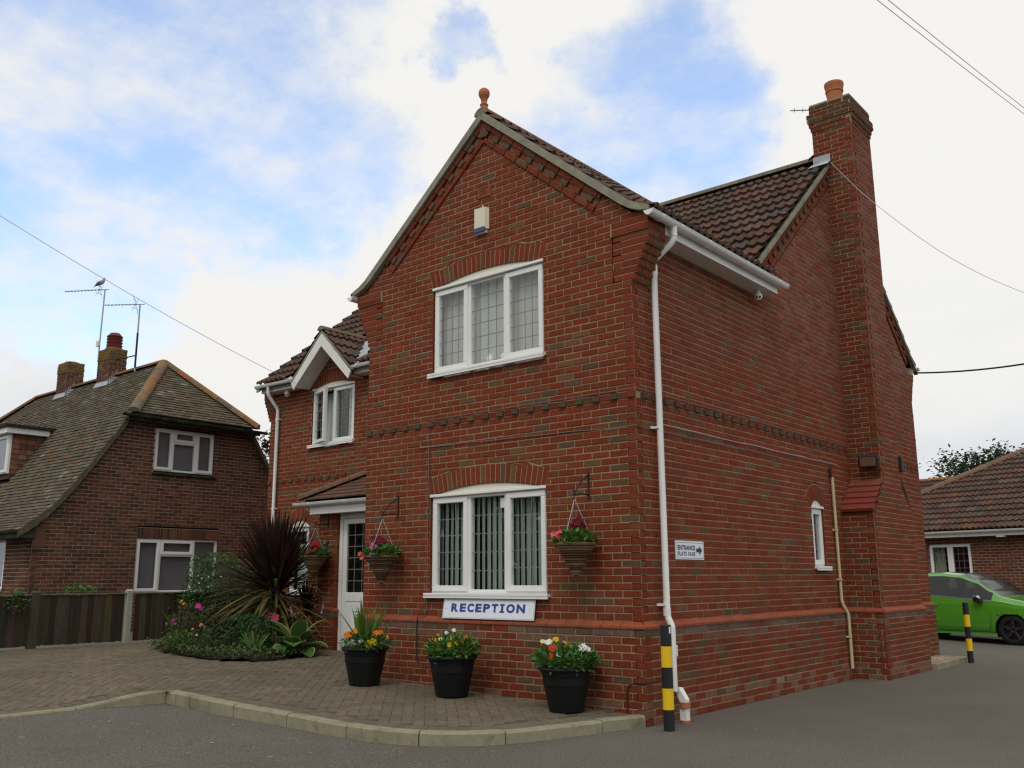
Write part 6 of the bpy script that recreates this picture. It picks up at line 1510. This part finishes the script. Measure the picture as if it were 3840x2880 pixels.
clump('ground_plant', -7.35, -.18, (.30, .22, .20), 520, .05, [(.05, .10, .025), (.075, .12, .03), (.06, .075, .03)], 'mixed green low plant between the rose bush and the fern', 'plant', fl=[(.1, -.2, .26, .03, (.6, .5, .25), 2)])
clump('back_greenery', -7.35, 1.35, (.34, .24, .28), 520, .05, [(.05, .085, .025), (.06, .10, .03), (.075, .07, .03)], 'dull green foliage at the back of the bed beside the pier', 'plant')
cov = MB()
for i in range(5200):
    x, y = R.uniform(-8.75, -5.9), R.uniform(-.68, 1.75)
    if not (inpoly(x, y, bed_poly) or dedge(x, y, bed_poly[:10]) < .07) or dedge(x, y, bed_poly[:10]) > .75: continue
    an = R.uniform(0, 6.28); col = tuple(v*R.uniform(.75, 1.2) for v in R.choice([(.06, .13, .025), (.08, .15, .035), (.05, .09, .02), (.10, .13, .04), (.09, .065, .035)]))
    cov.leaf((x, y, gz(x, y)+R.uniform(.0, .11)), (math.cos(an), math.sin(an), R.uniform(.1, 1.2)), (0, 0, 1), R.uniform(.04, .085), R.uniform(.02, .045), col, fold=.2)
cv = cov.build('ground_cover', m_leaf, kind='stuff'); cv['label'] = 'mixed low ground cover along the front of the bed'
t = plant('iris', -6.70, .22, 'pale green sword leaves in the middle front of the bed', 'plant')
for i in range(24):
    an = R.uniform(0, 6.28); sp = R.uniform(.1, .75); bk = MB(); bk.leaf(V3(-6.70, .22, gz(-6.7, .2)-.02), Vector((math.cos(an)*sp, math.sin(an)*sp, 1)), Vector((-math.sin(an), math.cos(an), .1)), R.uniform(.28, .45), .030, tuple(v*R.uniform(.85, 1.2) for v in (.11, .22, .045)), bend=R.uniform(.2, .9), seg=5, fold=.2); bk.build('leaf', m_leaf, t)
t = plant('hosta', -6.50, .85, 'hosta with broad green leaves edged in cream beside the pier', 'hosta')
hb = V3(-6.52, .80, gz(-6.5, .8)+.02)
for i, (an, el, ln, w_) in enumerate([(-2.5, 38, .40, .23), (-2.0, 55, .46, .17), (-.4, 62, .50, .20), (.1, 52, .42, .15), (-1.2, 22, .40, .24), (-.7, 30, .46, .25), (-1.7, 15, .36, .22), (.5, 25, .42, .22), (-2.8, 15, .38, .22), (2.6, 45, .36, .2), (1.6, 50, .4, .2), (-.2, 12, .40, .23), (-2.2, 8, .44, .2), (-1.0, 48, .34, .2), (-2.5, 60, .5, .2), (.9, 60, .5, .17)]):
    d = Vector((math.cos(an)*math.cos(math.radians(el)), math.sin(an)*math.cos(math.radians(el)), math.sin(math.radians(el)))); lf = MB(); s_ = d.cross(Z).normalized(); q = hb.copy(); P = []; n = 8; w_ *= 1.3
    q += d*ln*.30
    for k in range(n+1):
        tt = k/n; hw_ = w_*.5*(math.sin(math.pi*tt**.8)**.75 if 0 < tt < 1 else .02); up_ = s_.cross(d); 
        P += [q-s_*hw_+up_*hw_*.25, q-s_*hw_*.88+up_*hw_*.2, q, q+s_*hw_*.88+up_*hw_*.2, q+s_*hw_+up_*hw_*.25]; q = q+d*ln/n; d = (d+V3(0, 0, -1)*.13).normalized()
    gcol = tuple(v*R.uniform(.85, 1.2) for v in (.065, .155, .03)); ecol = (.42, .46, .22)
    for k in range(n):
        a = k*5
        for j, cc_ in enumerate((ecol, gcol, gcol, ecol)): lf.add([P[a+j], P[a+j+1], P[a+5+j+1], P[a+5+j]], [(0, 1, 2, 3)], col=cc_, smooth=True)
    lf.tube([hb, hb+(P[2]-hb)*.5+Z*.01, P[2]], .006, 5, col=gcol); lf.build('leaf', m_leaf, t)
t = plant('mallow', -7.15, .95, 'tall mallow stems with dusky pink flowers in front of the cordyline', 'plant'); p0 = V3(-7.15, .95, gz(-7.15, .95)); m = MB()
for e in ((-.12, -.1, .78), (.05, -.12, .58), (.2, -.05, .50), (.42, .0, .52)): m.tube([p0, p0+Vector(e)*.6+Z*.05, p0+Vector(e)], [.010, .008, .005], 6, col=(.09, .13, .04))
m.build('stem', m_leaf, t); m = MB()
for e in ((-.12, -.1, .80), (-.04, -.1, .68), (.08, -.1, .62), (.24, -.08, .46), (.42, 0, .50), (.02, -.12, .5)):
    for k in range(9): an = R.uniform(0, 6.28); m.leaf(p0+Vector(e), Vector((math.cos(an), math.sin(an), R.uniform(-.1, .8))), Z, R.uniform(.07, .11), .045, tuple(v*R.uniform(.85, 1.2) for v in (.10, .19, .07)), fold=.1)
m.build('foliage', m_leaf, t)
for e, r in (((.02, -.16, .50), .055), ((.15, -.18, .47), .075)):
    m = MB(); petals(m, p0+Vector(e), (.6, -.8, .15), r, PK, 6, .2); petals(m, p0+Vector(e), (.5, -.8, .2), r*.8, (.5, .06, .12), 5, .3); m.build('flower', m_petal, t)
t = plant('hosta_flower', -6.75, 1.35, 'pale lilac flower spikes rising beside the porch pier', 'plant'); m = MB(); k_ = [(-6.98, 1.05, .98), (-6.68, 1.40, 1.02)]
for x, y, z in k_: m.tube([V3(x+.03, y+.05, gz(x, y)), V3(x, y, z+.05)], .006, 5, col=(.12, .13, .07))
m.build('stem', m_leaf, t)
for x, y, z in k_:
    m = MB()
    for k in range(10): an = R.uniform(0, 6.28); m.leaf(V3(x, y, z-.015*k+.03), Vector((math.cos(an)*.5, math.sin(an)*.5, -1)), Z, .06, .03, tuple(v*R.uniform(.8, 1.15) for v in (.45, .33, .42)), fold=.3)
    m.build('flower', m_petal, t)
# plants over the fence and against the neighbour
def sprig(x, y, z, rad, n, size, cols, label, name='creeper', cat='creeper'):
    t = thing(name, (x, y, z), label, cat); m = MB(); leafy(m, (x, y, z), rad, n, size, cols, asp=.7); m.build('foliage', m_leaf, t); b = MB(); b.tube([V3(x, y, z-rad[2]), V3(x, y+.05, z), V3(x, y, z+rad[2]*.6)], .006, 5); b.build('stem', m_bark, t)
sprig(-9.60, -1.95, 1.10, (.10, .16, .16), 90, .06, [(.04, .11, .02), (.06, .15, .03)], 'green creeper hanging over the left end of the fence')
sprig(-10.1, -.75, 1.22, (.12, .30, .10), 110, .08, [(.06, .16, .03), (.08, .19, .03)], 'bright fern fronds just showing above the fence')
sprig(-9.65, .58, .98, (.03, .04, .05), 14, .045, [(.06, .17, .05)], 'tiny green sprig growing through the fence boards')
sprig(-10.3, -2.6, 1.30, (.2, .35, .2), 120, .07, [(.05, .13, .03), (.07, .16, .03)], 'leafy shoots behind the far left of the fence')
sprig(.22, 7.72, .20, (.09, .12, .17), 150, .055, [(.09, .17, .05), (.07, .14, .04)], 'small green plant in the gravel at the rear corner', 'plant', 'plant')
# ================================================================== trees
def tree(name, base, h, crown, n, size, cols, label, cat='tree', group=None, twigs=40):
    t = thing(name, base, label, cat, group); base = Vector(base); m = MB(); tops = []
    m.tube([base-Z*.2, base+Z*h*.3+X*.05, base+Z*h*.6], [h*.03, h*.022, h*.014], 9)
    for c, rad in crown:
        c = Vector(c); m.tube([base+Z*h*.45, base.lerp(c, .6)+Z*h*.15, c], [h*.013, h*.008, .02], 6)
        for k in range(twigs):
            d = Vector((R.gauss(0, 1), R.gauss(0, 1), R.gauss(.3, 1))).normalized(); e = c+Vector((d.x*rad[0], d.y*rad[1], d.z*rad[2]))*R.uniform(.8, 1.25); m.tube([c, c.lerp(e, .5)+Vector((0, 0, .05)), e], [.018, .011, .005], 4); tops.append((c, e))
    m.build('trunk', m_bark, t); f = MB()
    for c, e in tops:
        for k in range(n):
            p = c.lerp(e, R.uniform(.35, 1.05))+Vector((R.gauss(0, 1), R.gauss(0, 1), R.gauss(0, 1)))*size*.9; d = Vector((R.gauss(0, 1), R.gauss(0, 1), R.gauss(-.2, .7))).normalized(); f.leaf(p, d, (R.uniform(-1, 1), R.uniform(-1, 1), 1), size*R.uniform(.6, 1.2), size*.55, tuple(v*R.uniform(.7, 1.25) for v in R.choice(cols)), fold=.1)
    f.build('crown', m_leaf, t, kind='stuff')
TG = [(.035, .065, .03), (.05, .085, .035), (.03, .05, .025), (.07, .10, .045)]
tree('tree', (-3.6, 30, 0), 5.4, [((-4.5, 30, 5.0), (1.1, 1, 1.0)), ((-3.3, 30.3, 5.2), (1.0, 1, .95)), ((-2.6, 29.8, 4.7), (.9, 1, .8)), ((-3.8, 31, 4.2), (1.4, 1, 1))], 44, .19, TG, 'low leafy tree showing behind the bungalow ridge', group='trees behind the bungalow')
tree('tree', (.2, 31, 0), 7.0, [((-.6, 31, 6.0), (1.4, 1.2, 1.1)), ((.9, 31.3, 6.5), (1.5, 1.2, 1.0)), ((-1.4, 30.8, 5.3), (1.1, 1.2, .8)), ((.5, 31, 5.2), (1.6, 1.2, 1))], 48, .19, TG, 'taller leafy tree at the right edge above the bungalow roof', group='trees behind the bungalow')
tree('tree', (-14.6, 7.6, .3), 5.4, [((-16.3, 7.0, 5.0), (.75, .8, .55)), ((-15.6, 7.2, 4.5), (.6, .8, .5)), ((-15.9, 7.6, 3.6), (.7, .9, .5)), ((-15.2, 7.4, 5.2), (.7, .7, .5)), ((-14.9, 7.4, 4.2), (.5, .7, .6))], 24, .13, [(.018, .028, .016), (.022, .036, .018), (.03, .03, .02)], 'dark leafed climber silhouetted between the two houses', twigs=16)
tb = MB()
for i in range(5200):
    x = R.uniform(-60, 40); y = -34+R.uniform(-3, 3)+.05*abs(x); h = 6.5+2.2*math.sin(x*.31)+1.3*math.sin(x*.83+1); z = R.uniform(.2, h); s_ = R.uniform(.7, 1.7)
    tb.leaf((x, y, z), (R.uniform(-1, 1), R.uniform(-1, 1), R.uniform(-.6, 1)), (R.uniform(-1, 1), 1, R.uniform(-1, 1)), s_*1.3, s_, R.choice(TG))
for i in range(12): x = -58+i*8.4; tb.tube([(x, -34, 0), (x+.3, -34, 5)], [.3, .12], 6, col=(.07, .05, .035))
tb.build('tree_belt', m_leaf, kind='stuff')['label'] = 'belt of trees across the road, seen mirrored in the window panes'
hd = thing('hedge_bush', (2.0, 17.6, 0), 'green bush against the bungalow wall behind the car bonnet', 'bush'); m = MB()
leafy(m, (.9, 17.85, .62), (.9, .4, .62), 1500, .09, [(.04, .10, .02), (.055, .13, .025), (.03, .075, .02)], shell=.6); leafy(m, (2.3, 17.5, .6), (.9, .4, .65), 1200, .09, [(.04, .10, .02), (.055, .13, .025)], shell=.6); m.build('foliage', m_leaf, hd, kind='stuff')
# ================================================================== overhead wires
def wire(pts, r, mm, label, sag=0.0, name='overhead_wire'):
    a, b_ = Vector(pts[0]), Vector(pts[-1]); n = 24
    if len(pts) == 2: P = [a.lerp(b_, i/n)-Z*sag*4*(i/n)*(1-i/n) for i in range(n+1)]
    else: P = pts
    m = MB(); m.tube(P, r, 6); return tag(m.build(name, mm), label, 'wire')
wire([(-9.17, 2.555, 5.06), tuple(CAM+Vector((-.893, .279, .352))*15.5)], .0042, m_wire, 'telephone wire running from the small gable to the upper left', .10)
wire([tuple(CAM+Vector((-.2441, .8069, .5379))*9), tuple(CAM+Vector((-.10, .927, .362))*15)], .0035, m_wire, 'left one of the twin wires crossing the top right sky', .02)
wire([tuple(CAM+Vector((-.2351, .8107, .5358))*9), tuple(CAM+Vector((-.10, .925, .367))*15)], .0035, m_wire, 'right one of the twin wires crossing the top right sky', .02)
q0 = V3(.075, 5.95, 7.95); q1 = CAM+Vector((-.2770, .8910, .3597))*14.4; q2 = CAM+Vector((-.2236, .9268, .3018))*14.8; q3 = CAM+Vector((-.1679, .9509, .2601))*15.2; q4 = CAM+Vector((-.10, .9685, .2240))*15.7
P = []
pts = [q0+(q0-q1)*.6, q0, q1, q2, q3, q4, q4+(q4-q3)]
for i in range(1, 5):
    for k in range(8):
        t_ = k/8; a, b_, c, d = pts[i-1:i+3]; P.append(.5*(2*b_+(c-a)*t_+(2*a-5*b_+4*c-d)*t_*t_+(3*b_-a-3*c+d)*t_**3))
wire(P, .0035, m_wire, 'thin sagging wire from the chimney flashing out to the right')
wire([(.02, 9.62, 5.08), tuple(CAM+Vector((-.10, .975, .2045))*18)], .016, m_cabb, 'thick black cable from the rear eaves running out to the right', .12, 'black_cable')
